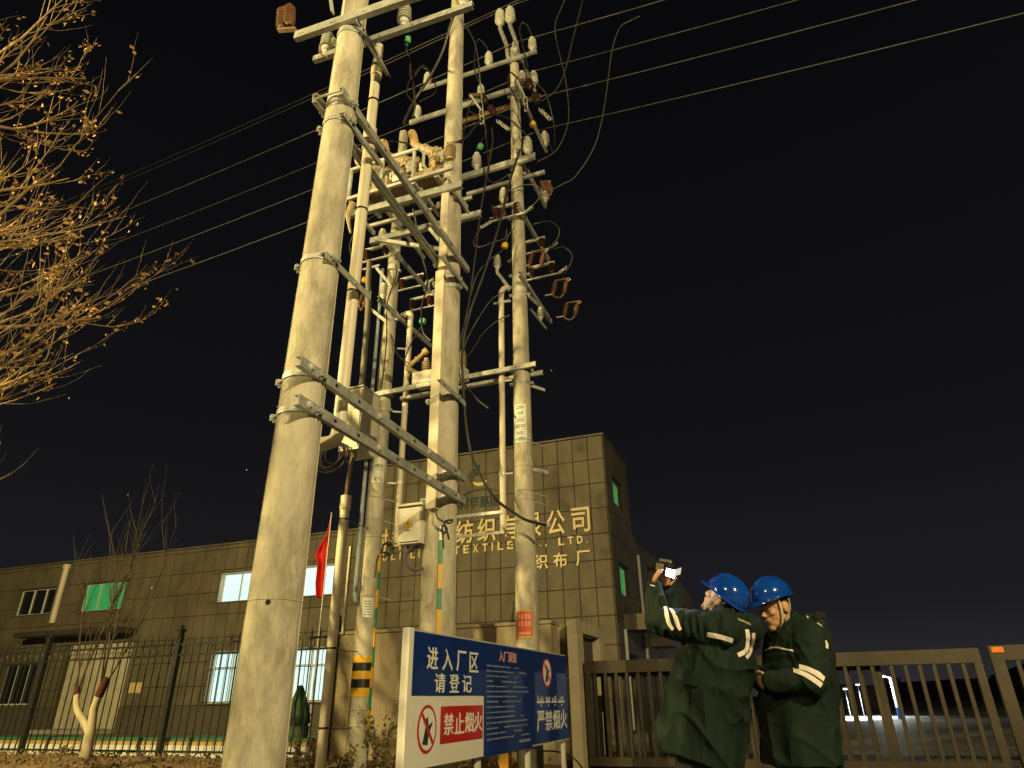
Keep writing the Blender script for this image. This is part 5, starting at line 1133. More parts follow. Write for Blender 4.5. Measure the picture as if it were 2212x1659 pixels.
# ================================================================== trees
def grow_tree(label, base, seed, trunk_h, trunk_r, limbs, limb_len, elev, lf_n, lf_size, bark, name='bare_tree', levels=3, az0=0.0, azspan=6.283, zlo=0.3, droop=0.0, trunk_lean=(0, 0), crown_up=0.25, twig=0.9):
    r = random.Random(seed); t = thing(name, label, 'tree', base); base = V(base)
    br, tw, lf = MB(), MB(), MB()
    top = base + V(trunk_lean[0], trunk_lean[1], trunk_h)
    P = [base.lerp(top, k / 8) + V(r.uniform(-.03, .03), r.uniform(-.03, .03), 0) for k in range(9)]
    tr_ = MB().tube(P, [trunk_r * (1 - 0.75 * k / 8) * (1.25 if k == 0 else 1) for k in range(9)], 12)
    tips = []
    def branch(p, d, L, rad, lev):
        pts, rr, q, dd = [p], [rad], p, d.normalized(); n = 7
        for k in range(n):
            dd = (dd + V(r.uniform(-.16, .16), r.uniform(-.16, .16), r.uniform(-.12, .12) + crown_up * 0.28 - droop * 0.2)).normalized(); q = q + dd * L / n; pts.append(q); rr.append(rad * (1 - 0.8 * (k + 1) / n))
        (br if lev < 2 else tw).tube(pts, rr, 6 if lev < 2 else 4)
        if lev < levels:
            for k in range(r.randrange(5, 8)):
                f = r.uniform(0.22, 0.98); i = min(int(f * n), n - 1); s = pts[i].lerp(pts[i + 1], f * n - i); d2 = (pts[i + 1] - pts[i]).normalized()
                u, v = frame(d2); a = r.uniform(0, 6.283); sp = r.uniform(0.45, 1.0)
                branch(s, d2 + (u * math.cos(a) + v * math.sin(a)) * sp + V(0, 0, crown_up), L * r.uniform(0.36, 0.58) * (1.1 - 0.35 * f) * twig, max(rr[i] * 0.55, 0.0035), lev + 1)
        if lev >= 2: tips.extend(pts[2:])
    for k in range(limbs):
        f = zlo + (1 - zlo) * (k + r.random() * 0.7) / limbs; p = base.lerp(top, min(f, 1)); a = az0 + azspan * ((k * 0.618 + r.uniform(-.06, .06)) % 1.0); e_ = R(r.uniform(*elev))
        branch(p, V(math.cos(a) * math.cos(e_), math.sin(a) * math.cos(e_), math.sin(e_)), limb_len * (1.15 - 0.5 * f) * r.uniform(0.8, 1.1), trunk_r * 0.30 * (1.2 - 0.6 * f), 1)
    for k in range(lf_n):
        c = tips[r.randrange(len(tips))]
        for _ in range(r.choice([1, 1, 2, 3])): leaf_quads(lf, c + V(r.uniform(-.05, .05), r.uniform(-.05, .05), r.uniform(-.07, .02)), lf_size * r.uniform(0.7, 1.3), r)
    build(tr_, 'trunk', bark, t); build(br, 'branches', bark, t); stuff(build(tw, 'twigs', bark, t)); stuff(build(lf, 'leaves', 'dry_leaf', t, fix=False))
    return t
grow_tree('large bare tree with curled dead leaves, spreading in from the left edge', (-10.35, 3.1, 0), 21, 9.4, 0.20, 54, 3.9, (-14, 48), 3000, 0.060, 'bark', zlo=0.20, crown_up=0.36, twig=1.10)
# young tree with a whitewashed, forked trunk
t = thing('young_tree', 'young bare tree with a whitewashed forked trunk in front of the fence', 'tree', (-12.80, 10.5, 0.02))
build(MB().tube(smoothpath([(-12.79, 10.5, 0.0), (-12.80, 10.5, 0.2), (-12.81, 10.5, 0.4), (-12.81, 10.5, 0.6)], 3), [0.135, 0.12, 0.112, 0.108, 0.105, 0.103, 0.102, 0.10, 0.098, 0.09], 14), 'trunk', 'whitewash', t)
fork = []
for P, rr in (([(-12.82, 10.5, 0.52), (-13.05, 10.5, 0.72), (-13.30, 10.48, 0.95), (-13.40, 10.47, 1.22)], [0.075, 0.065, 0.055, 0.05]), ([(-12.80, 10.5, 0.50), (-12.83, 10.5, 0.72), (-12.86, 10.5, 0.95), (-12.80, 10.5, 1.22)], [0.085, 0.08, 0.075, 0.07])):
    build(MB().tube(smoothpath(P, 4), [rr[0] + (rr[-1] - rr[0]) * i / 12 for i in range(13)], 12), 'fork', 'whitewash', t); fork.append(P[-1])
r = random.Random(4); br, lf = MB(), MB()
def shoot(p, d, L, rad, lev):
    pts, q, dd = [V(p)], V(p), V(d).normalized()
    for k in range(6): dd = (dd + V(r.uniform(-.10, .10), r.uniform(-.10, .10), 0.06)).normalized(); q = q + dd * L / 6; pts.append(q)
    br.tube(pts, [rad * (1 - 0.78 * k / 6) for k in range(7)], 5)
    if lev < 3:
        for k in range(4): i = r.randrange(1, 6); shoot(pts[i], dd + V(r.uniform(-.7, .7), r.uniform(-.7, .7), 0.25), L * 0.5, rad * 0.5, lev + 1)
    elif r.random() < 0.10: leaf_quads(lf, pts[-1], 0.07, r)
for p, dirs in ((fork[0], ((-0.1, 0, 1), (0.12, .1, 1))), (fork[1], ((0.1, 0, 1), (0.45, 0.1, 1), (0.25, -.2, 1), (-0.05, 0.1, 1)))):
    for d in dirs: shoot(p, d, r.uniform(2.6, 3.6), 0.021, 1)
build(br, 'branches', 'bark_dark', t); stuff(build(lf, 'leaves', 'dry_leaf', t, fix=False))
build(MB().cyl((-12.81, 10.5, 1.17), (-12.70, 10.5, 1.50), 0.080, 0.072, n=14), 'red_wrap', 'red_cloth', t); build(MB().cyl((-13.405, 10.47, 1.20), (-13.42, 10.47, 1.36), 0.058, 0.054, n=12), 'red_wrap', 'red_cloth', t)

# ================================================================== people
def capsule(mb, p0, p1, r0_, r1_, n=16):
    p0, p1 = V(p0), V(p1); d = p1 - p0; L = d.length; prof = []
    for k in range(6): a = math.pi / 2 * k / 6; prof.append((r0_ * math.sin(a), -r0_ * math.cos(a)))
    prof += [(r0_, 0), (r1_, L)]
    for k in range(1, 7): a = math.pi / 2 * k / 6; prof.append((r1_ * math.cos(a), L + r1_ * math.sin(a)))
    return mb.lathe(prof, p0, d, n)
def ellip(mb, c, F, S, U, n=18):
    c = V(c); k0 = len(mb.v); m = 12
    for j in range(m + 1):
        a = math.pi * j / m
        for i in range(n):
            b = 2 * math.pi * i / n; mb.v.append(c + U * math.cos(a) + (F * math.cos(b) + S * math.sin(b)) * max(math.sin(a), 1e-3))
    for j in range(m):
        for i in range(n): a, b = k0 + j * n + i, k0 + j * n + (i + 1) % n; mb.f.append((a, a + n, b + n, b))
    mb.f.append(tuple(k0 + i for i in range(n))); mb.f.append(tuple(k0 + m * n + i for i in reversed(range(n))))
    return mb
def loft(mb, secs, n=28):
    k0 = len(mb.v)
    for c, U, S, a, b in secs:
        for i in range(n):
            t = 2 * math.pi * i / n; mb.v.append(V(c) + U * (a * math.copysign(abs(math.cos(t)) ** 0.85, math.cos(t))) + S * (b * math.copysign(abs(math.sin(t)) ** 0.85, math.sin(t))))
    for j in range(len(secs) - 1):
        for i in range(n): a, b = k0 + j * n + i, k0 + j * n + (i + 1) % n; mb.f.append((a, b, b + n, a + n))
    mb.f.append(tuple(k0 + i for i in reversed(range(n)))); e_ = k0 + (len(secs) - 1) * n; mb.f.append(tuple(e_ + i for i in range(n)))
    return mb
def remesh(mb, vox, sm=3, disp=None, factor=0.5):
    me = mb.mesh('tmp'); bm = bmesh.new(); bm.from_mesh(me); bmesh.ops.recalc_face_normals(bm, faces=bm.faces); bm.to_mesh(me); bm.free()
    o = bpy.data.objects.new('tmp', me); COL.objects.link(o)
    a = o.modifiers.new('r', 'REMESH'); a.mode = 'VOXEL'; a.voxel_size = vox
    if sm: s = o.modifiers.new('s', 'SMOOTH'); s.iterations = sm; s.factor = factor
    out = bpy.data.meshes.new_from_object(o.evaluated_get(bpy.context.evaluated_depsgraph_get()))
    bpy.data.objects.remove(o); bpy.data.meshes.remove(me)
    if disp:
        nr = [v.normal.copy() for v in out.vertices]
        for v, n_ in zip(out.vertices, nr): v.co += n_ * disp(v.co, n_)
        out.update()
    return out
def place(me, name, m, parent):
    c = wloc(parent)
    for v in me.vertices: v.co -= c
    me.materials.clear(); me.materials.append(MATS[m]); me.polygons.foreach_set('use_smooth', [True] * len(me.polygons)); me.name = name
    return put(name, me, c, parent)
def ridge(p): return 1 - abs(noise.noise(p)) * 2
def hand(mb, wrist, d, palm, thumb, curl=0.6, s=1.0):
    """palm and five bent fingers; d along the fingers, palm = direction the palm faces, thumb = side the thumb leaves"""
    d, palm, thumb = V(d).normalized(), V(palm).normalized(), V(thumb).normalized(); w = V(wrist)
    c = w + d * 0.048 * s; ellip(mb, c, d * 0.055 * s, thumb * 0.042 * s, palm * 0.019 * s)
    for k, (L, off) in enumerate(((0.072, 0.030), (0.082, 0.010), (0.076, -0.011), (0.060, -0.031))):
        q = w + d * 0.085 * s + thumb * off * s; dd = d.copy(); seg = [0.45, 0.31, 0.24]
        for j, f in enumerate(seg):
            ang = curl * (0.55 + 0.45 * j); dd = (dd * math.cos(ang) + palm * math.sin(ang)).normalized(); pl_ = (palm - dd * palm.dot(dd)).normalized()
            e_ = q + dd * L * f * s; capsule(mb, q, e_, (0.0095 - 0.0008 * j) * s, (0.0088 - 0.0008 * j) * s, 10); q = e_
            palm2 = pl_; 
    q = w + d * 0.028 * s + thumb * 0.034 * s; dd = (d * 0.6 + thumb * 0.75 + palm * 0.25).normalized()
    for L, rr in ((0.036, 0.0115), (0.032, 0.0100), (0.024, 0.0090)):
        e_ = q + dd * L * s; capsule(mb, q, e_, rr * s, (rr - 0.001) * s, 10); q = e_; dd = (dd + palm * 0.45 * curl + d * 0.3).normalized()
HK = 1.12
def head(mb, H, F, S, U):
    F, S, U = F * HK, S * HK, U * HK
    P = lambda f, s, u: V(H) + F * f + S * s + U * u
    ellip(mb, P(-0.008, 0, 0.018), F * 0.097, S * 0.077, U * 0.102); ellip(mb, P(0.022, 0, -0.035), F * 0.070, S * 0.066, U * 0.075)
    ellip(mb, P(0.038, 0, -0.078), F * 0.050, S * 0.050, U * 0.042); ellip(mb, P(0.072, 0, -0.108), F * 0.020, S * 0.026, U * 0.020)
    for s in (-1, 1):
        ellip(mb, P(0.060, 0.040 * s, -0.022), F * 0.026, S * 0.024, U * 0.024); ellip(mb, P(-0.012, 0.050 * s, -0.070), F * 0.028, S * 0.014, U * 0.034)
        capsule(mb, P(0.080, 0.012 * s, 0.022), P(0.066, 0.048 * s, 0.020), 0.012, 0.010, 10)
        ellip(mb, P(0.099, 0.011 * s, -0.034), F * 0.009, S * 0.007, U * 0.008)
        ellip(mb, P(-0.016, 0.079 * s, -0.012), F * 0.021, S * 0.007, U * 0.034); ellip(mb, P(-0.026, 0.083 * s, -0.004), F * 0.012, S * 0.006, U * 0.024)
    capsule(mb, P(0.086, 0, 0.006), P(0.107, 0, -0.028), 0.0085, 0.0105, 12)
    ellip(mb, P(0.080, 0, -0.060), F * 0.018, S * 0.030, U * 0.018)
    capsule(mb, P(0.089, -0.014, -0.059), P(0.089, 0.014, -0.059), 0.0065, 0.0065, 10); capsule(mb, P(0.087, -0.013, -0.071), P(0.087, 0.013, -0.071), 0.007, 0.007, 10)
def face_bits(body, H, F, S, U, closed=0.5):
    F, S, U = F * HK, S * HK, U * HK
    P = lambda f, s, u: V(H) + F * f + S * s + U * u
    for s in (-1, 1):
        e_ = build(ellip(MB(), P(0.0735, 0.031 * s, 0.000), F * 0.0115, S * 0.0115, U * 0.0080 * closed), 'eye', 'eye_white', body)
        build(ellip(MB(), P(0.0820, 0.031 * s, -0.001), F * 0.0035, S * 0.0055, U * 0.0055 * closed + U * 0.001), 'iris', 'hair', body)
        build(MB().tube(smoothpath([P(0.077, 0.019 * s, 0.001), P(0.0840, 0.030 * s, 0.0055 * closed + 0.001), P(0.076, 0.043 * s, 0.001)], 4), 0.0013, 5), 'eyelid', 'hair', body)
        build(MB().tube(smoothpath([P(0.090, 0.015 * s, 0.026), P(0.088, 0.030 * s, 0.030), P(0.076, 0.050 * s, 0.025)], 4), [0.002, 0.003, 0.0038, 0.004, 0.004, 0.0036, 0.003, 0.002, 0.001], 6), 'eyebrow', 'hair', body)
    build(MB().tube(smoothpath([P(0.086, -0.022, -0.066), P(0.0945, 0, -0.065), P(0.086, 0.022, -0.066)], 4), 0.0024, 6), 'mouth', 'lip', body)
def helmet(body, C, F, S, U, a=0.148, b=0.122, c=0.128):
    n, m = 48, 16; mb = MB()
    def P(th, ph, off=0.0):
        x, y = math.cos(th), math.sin(th); s_, c_ = math.sin(ph), math.cos(ph)
        rib = 0.0
        yy = y * s_
        if ph < 1.25:
            for k in (-0.24, 0.0, 0.24): rib += 0.0055 * math.exp(-((yy - k) / 0.055) ** 2)
            rib *= max(0, min(1, (1.25 - ph) / 0.3))
        return V(C) + F * ((a + off + rib) * x * s_) + S * ((b + off + rib) * y * s_) + U * ((c + off + rib) * c_)
    for j in range(m + 1):
        ph = 0.02 + (math.pi / 2 + 0.10 - 0.02) * j / m
        for i in range(n): mb.v.append(P(2 * math.pi * i / n, ph))
    ph = math.pi / 2 + 0.10
    for off, dz in ((0.010, -0.002), (0.012, -0.007), (0.0, -0.010), (-0.006, 0.0)):         # flange, then the inside
        for i in range(n):
            th = 2 * math.pi * i / n; front = max(0, math.cos(th)) ** 2.2; o = off + (0.045 * front if off > 0 else 0)
            mb.v.append(P(th, ph, o) + U * (dz - 0.012 * front * (1 if off > 0 else 0)))
    for j in range(m + 4):
        for i in range(n): p, q = j * n + i, j * n + (i + 1) % n; mb.f.append((p, q, q + n, p + n))
    mb.f.append(tuple(reversed(range(n))))
    k0 = len(mb.v)
    for j in range(8):
        ph = (math.pi / 2 + 0.10) * (1 - j / 8)
        for i in range(n): mb.v.append(P(2 * math.pi * i / n, max(ph, 0.05), -0.008))
    for j in range(7):
        for i in range(n): p, q = k0 + j * n + i, k0 + j * n + (i + 1) % n; mb.f.append((p, q, q + n, p + n))
    h = build(mb, 'helmet', 'helmet_blue', body, ang=50)
    return h
def chin_strap(h, H, F, S, U, C):
    F, S, U = F * HK, S * HK, U * HK
    P = lambda f, s, u: V(H) + F * f + S * s + U * u
    mb = MB()
    for s in (-1, 1):
        for pts, w in (([P(0.020, 0.084 * s, 0.030), P(0.024, 0.083 * s, -0.02), P(0.034, 0.072 * s, -0.075), P(0.046, 0.040 * s, -0.118), P(0.050, 0.0, -0.130)], 0.008), ([P(-0.055, 0.080 * s, 0.03), P(-0.04, 0.083 * s, -0.02), P(-0.005, 0.078 * s, -0.06), P(0.030, 0.074 * s, -0.072)], 0.007)):
            pts = smoothpath(pts, 5); k0 = len(mb.v)
            for i, p in enumerate(pts):
                d = (pts[min(i + 1, len(pts) - 1)] - pts[max(i - 1, 0)]).normalized(); out = (p - V(H)).normalized(); side = d.cross(out).normalized()
                mb.v += [p - side * w, p + side * w, p + side * w + out * 0.003, p - side * w + out * 0.003]
            for i in range(len(pts) - 1):
                for j in range(4): a_, b_ = k0 + i * 4 + j, k0 + i * 4 + (j + 1) % 4; mb.f.append((a_, b_, b_ + 4, a_ + 4))
    build(mb, 'chin_strap', 'strap', h)
def strip_on(coat, name, path, width, m='reflective', view=(-0.25, 1, 0), lift=0.005):
    """a sewn-on strip: the path (x, z) is dropped onto the coat along the view direction, the strip follows the cloth"""
    me = coat.data; base = wloc(coat); bvh = BVHTree.FromPolygons([v.co + base for v in me.vertices], [tuple(p.vertices) for p in me.polygons])
    P = smoothpath([V(x_, 0, z_) for x_, z_ in path], 8); mb = MB(); view = V(view).normalized(); rows = []
    for i, p in enumerate(P):
        d = (P[min(i + 1, len(P) - 1)] - P[max(i - 1, 0)]).normalized(); s = V(-d.z, 0, d.x); row = []
        for k in (-1, -0.33, 0.33, 1):
            q = p + s * width / 2 * k; o = V(q.x, 3.6, q.z); o = o + V(view.x / view.y * (3.6 - 5.0), 0, 0); hit, nrm, _, _ = bvh.ray_cast(o, view)
            if hit is None: row = None; break
            if nrm.dot(view) > 0: nrm = -nrm
            row.append((hit + nrm * lift, hit + nrm * 0.0005))
        rows.append(row)
    segs = []
    for i in range(len(rows) - 1):
        if rows[i] and rows[i + 1]: segs.append(i)
    idx = {}
    for i in sorted(set(segs) | {i + 1 for i in segs}):
        idx[i] = len(mb.v); mb.v += [a for a, b in rows[i]] + [b for a, b in rows[i]]
    for i in segs:
        a, b = idx[i], idx[i + 1]
        for k in range(3): mb.f.append((a + k, a + k + 1, b + k + 1, b + k))
        mb.f.append((a, b, b + 4, a + 4)); mb.f.append((a + 3, a + 7, b + 7, b + 3))
    if mb.v: build(mb, name, m, coat, fix=True)

Zv = V(0, 0, 1)
# ------------------------------------------------------------------ worker looking up, arms raised
def worker_up():
    t = thing('person', 'worker in blue helmet leaning back, holding up a lit-screen device', 'person', (-0.62, 5.0, 0), 'workers in dark green coats and blue helmets')
    f = V(-0.94, 0.34, 0).normalized(); l = V(-f.y, f.x, 0)             # facing, and his left (towards the camera)
    tl = R(44); F = (f * math.cos(tl) + Zv * math.sin(tl)).normalized(); U = (-f * math.sin(tl) + Zv * math.cos(tl)).normalized(); S = U.cross(F)
    H = V(-0.362, 5.02, 1.605)
    nb = V(-0.335, 5.0, 1.47); ls, rs = V(-0.41, 4.81, 1.415), V(-0.29, 5.19, 1.415)
    le, lw = V(-0.79, 4.87, 1.470), V(-0.815, 4.93, 1.705); re, rw = V(-0.70, 5.26, 1.45), V(-0.760, 5.14, 1.70)
    b = MB(); head(b, H, F, S, U); capsule(b, H - U * 0.06 - F * 0.025, nb, 0.056, 0.062)
    capsule(b, nb, V(-0.60, 5.0, 0.95), 0.09, 0.10)
    for s_, e_, w_ in ((ls, le, lw), (rs, re, rw)): capsule(b, nb + V(0, 0, -0.07), s_, 0.06, 0.05); capsule(b, s_, e_, 0.048, 0.042); capsule(b, e_, w_, 0.040, 0.027)
    hips = V(-0.62, 5.0, 0.90); feet = []
    for sgn in (1, -1):
        hp = hips + l * 0.09 * sgn; kn = V(-0.66, 5.0, 0.48) + l * 0.11 * sgn + f * (0.02 + 0.05 * (sgn < 0)); an = V(-0.63, 5.0, 0.09) + l * 0.13 * sgn + f * 0.10 * (sgn < 0)
        capsule(b, hips, hp, 0.09, 0.085); capsule(b, hp, kn, 0.075, 0.055); capsule(b, kn, an, 0.052, 0.038); capsule(b, an - V(0, 0, 0.04), an - V(0, 0, 0.05) + f * 0.14, 0.036, 0.030); feet.append((hp, kn, an))
    hand(b, lw + V(0.0, 0.0, 0.01), (0.25, 0.25, 1), (0.9, 0.4, -0.1), (0.3, -0.9, 0.2), 0.75, 0.95); hand(b, rw + V(0, 0, 0.01), (0.25, -0.2, 1), (0.8, -0.5, -0.1), (0.4, 0.85, 0.2), 0.75, 0.95)
    body = place(remesh(b, 0.0048, 2), 'body', 'skin', t); face_bits(body, H, F, S, U, 0.6)
    hb = MB(); ellip(hb, H - F * 0.022 + U * 0.012, F * 0.101, S * 0.089, U * 0.108); ellip(hb, H - F * 0.070 - U * 0.050, F * 0.045, S * 0.067, U * 0.045); place(remesh(hb, 0.006, 2), 'hair', 'hair', t)
    C = H - F * 0.012 + U * 0.056; h = helmet(t, C, F, S, U, 0.152, 0.128, 0.130); chin_strap(h, H, F, S, U, C)
    # coat
    cb = MB(); sp = V(0.275, 0, 0.77).normalized(); A = (f - sp * f.dot(sp)).normalized(); A0 = V(-0.94, 0.30, 0.33).normalized()
    secs = []
    for x_, z_, a_, b_ in ((-0.640, 0.66, 0.262, 0.265), (-0.60, 0.79, 0.258, 0.262), (-0.555, 0.93, 0.250, 0.255), (-0.495, 1.10, 0.240, 0.252), (-0.435, 1.27, 0.220, 0.252), (-0.392, 1.39, 0.180, 0.235), (-0.352, 1.465, 0.125, 0.16), (-0.335, 1.515, 0.085, 0.095)): secs.append((V(x_, 5.0, z_), A0, l, a_, b_))
    loft(cb, secs)
    for s_, e_, w_ in ((ls, le, lw), (rs, re, rw)):
        capsule(cb, s_ + V(0.03, 0, -0.03), e_, 0.118, 0.092); capsule(cb, e_, w_, 0.090, 0.058); capsule(cb, w_ - (w_ - e_).normalized() * 0.05, w_ - (w_ - e_).normalized() * 0.005, 0.060, 0.058)
    capsule(cb, ls, nb, 0.10, 0.075); capsule(cb, rs, nb, 0.10, 0.075)
    for k in range(14): a = 2 * math.pi * k / 14; cb_c = nb + V(0.012, 0, 0.040) + A0 * 0.078 * math.cos(a) + l * 0.080 * math.sin(a) + V(0, 0, 0.02 * math.sin(a)); ellip(cb, cb_c, V(0.03, 0, 0), V(0, 0.03, 0), V(0, 0, 0.032), 8)
    ellip(cb, V(-0.215, 5.03, 1.40), V(0.085, 0, -0.02), V(0, 0.15, 0), V(0.03, 0, 0.10))
    fold = V(0.55, 0, -0.83).normalized()
    def disp(p, n_):
        along = p.dot(fold); q = p - fold * along * 0.72
        low = max(0.0, min(1.0, (1.42 - p.z) / 0.25)); arm_ = 1 - low
        wv = (ridge(V(q.x * 5.5, q.y * 5.5, q.z * 5.5)) ** 2 - 0.4) * 0.032 * low + (ridge(V(p.x * 17, p.y * 12, p.z * 6) + V(5, 2, 1)) - 0.55) * 0.017 * (0.35 + arm_)
        return wv + noise.noise(p * 34) * 0.0022 + low * 0.020 * max(0, ridge(V(q.x * 4.2, q.y * 4.2, q.z * 4.2) + V(7, 3, 9))) ** 8
    coat = place(remesh(cb, 0.0085, 5, disp), 'coat', 'coat_green', t)
    # raised shoulder, pocket flap and front seam
    strip_on(coat, 'pocket_flap', [(-0.70, 1.12), (-0.62, 1.10)], 0.09, 'coat_green', lift=0.012); strip_on(coat, 'zip_fly', [(-0.66, 1.06), (-0.685, 0.90), (-0.69, 0.85)], 0.014, 'coat_dark', lift=0.004)
    strip_on(coat, 'seam', [(-0.44, 1.50), (-0.40, 1.42), (-0.37, 1.34), (-0.35, 1.26)], 0.008, 'coat_dark', lift=0.002)
    strip_on(coat, 'reflective_strip', [(-0.535, 1.362), (-0.45, 1.340), (-0.385, 1.318)], 0.026)
    strip_on(coat, 'reflective_strip', [(-0.252, 1.395), (-0.252, 1.33), (-0.275, 1.27), (-0.345, 1.237)], 0.026); strip_on(coat, 'reflective_strip', [(-0.212, 1.375), (-0.215, 1.31), (-0.240, 1.255), (-0.290, 1.222)], 0.020)
    strip_on(coat, 'reflective_strip', [(-0.738, 1.555), (-0.728, 1.50), (-0.712, 1.43), (-0.700, 1.40)], 0.024); strip_on(coat, 'reflective_strip', [(-0.775, 1.56), (-0.775, 1.50), (-0.765, 1.44), (-0.745, 1.405)], 0.022)
    strip_on(coat, 'cuff_piping', [(-0.858, 1.715), (-0.83, 1.708)], 0.006)
    for k in range(7): strip_on(coat, 'back_print', [(-0.292 + 0.010 * k, 1.470 - 0.0055 * k), (-0.286 + 0.010 * k, 1.452 - 0.0055 * k)], 0.006, 'strap')
    tr_ = MB()
    for hp, kn, an in feet: capsule(tr_, hp + V(0, 0, 0.04), kn, 0.105, 0.088); capsule(tr_, kn, an + V(0, 0, 0.05), 0.088, 0.075)
    place(remesh(tr_, 0.010, 3, lambda p, n_: (ridge(V(p.x * 9, p.y * 9, p.z * 16)) - 0.5) * 0.012), 'trousers', 'denim', t)
    for hp, kn, an in feet:
        sh = MB(); capsule(sh, an, an - V(0, 0, 0.045) - f * 0.03, 0.055, 0.042); capsule(sh, an - V(0, 0, 0.045) - f * 0.03, an - V(0, 0, 0.05) + f * 0.16, 0.046, 0.036); place(remesh(sh, 0.008, 2), 'shoe', 'shoe', t)
    return t
worker_up()
# the device he holds up: dark body, pale grip, bright flip-out screen towards him
t = thing('handheld_camera', 'dark handheld imaging camera with a bright white screen, held up by the leaning worker', 'camera', (-0.74, 5.02, 1.78))
dv = V(-0.92, 0.30, 0.26).normalized(); dsd = V(0.28, 0.95, 0).normalized(); dup = dv.cross(dsd).normalized()
if dup.z < 0: dup = -dup
c = V(-0.745, 5.03, 1.855)
def rbox(c, x, y, z, bev=0.008):
    me = MB().obox(c, x, y, z).mesh('tmp'); bm = bmesh.new(); bm.from_mesh(me); bmesh.ops.recalc_face_normals(bm, faces=bm.faces); bmesh.ops.bevel(bm, geom=bm.edges[:], offset=bev, segments=2, affect='EDGES'); k = MB(); k.v = [v.co.copy() for v in bm.verts]; bm.verts.index_update(); k.f = [tuple(v.index for v in f_.verts) for f_ in bm.faces]; bm.free(); bpy.data.meshes.remove(me); return k
build(rbox(c, dv * 0.062, dsd * 0.038, dup * 0.042), 'camera_body', 'device_black', t); build(MB().cyl(c + dv * 0.06, c + dv * 0.105, 0.032, n=18).cyl(c + dv * 0.104, c + dv * 0.115, 0.036, n=18), 'lens', 'device_black', t)
build(rbox(c + dup * 0.048 - dv * 0.01, dv * 0.045, dsd * 0.02, dup * 0.014, 0.005), 'top_grip', 'device_pale', t); build(rbox(c - dsd * 0.042 + dv * 0.01, dv * 0.030, dsd * 0.006, dup * 0.026, 0.003), 'side_panel', 'device_pale', t)
nS = V(0.66, -0.72, -0.20).normalized(); uS = (Zv - nS * Zv.dot(nS) + V(0.25, 0, 0)).normalized(); uS = (uS - nS * uS.dot(nS)).normalized(); rS = uS.cross(nS)
sc_ = V(-0.69, 4.975, 1.805)
build(rbox(sc_ - nS * 0.008, rS * 0.040, uS * 0.030, nS * 0.006, 0.003), 'screen_housing', 'device_black', t); build(MB().obox(sc_, rS * 0.036, uS * 0.026, nS * 0.0012), 'screen', 'screen', t, False)
rS2 = (rS * 0.75 + nS * 0.6).normalized(); 
if rS.x < 0: rS = -rS
nS2 = V(0.35, -0.92, -0.15).normalized(); rS2 = Zv.cross(nS2).normalized()
build(MB().obox(sc_ + V(0.052, -0.01, 0.003), V(0.022, 0.014, 0.008), uS * 0.024, nS2 * 0.0012), 'hood_panel', 'panel_glow', t, False)  # pale panel glows by itself, its brightness put in as emission
build(MB().tube(smoothpath([c - dup * 0.05 + dv * 0.02, c - dup * 0.075 - dv * 0.01, c - dup * 0.07 - dv * 0.05], 4), 0.004, 5), 'wrist_cord', 'orange_reflector', t)

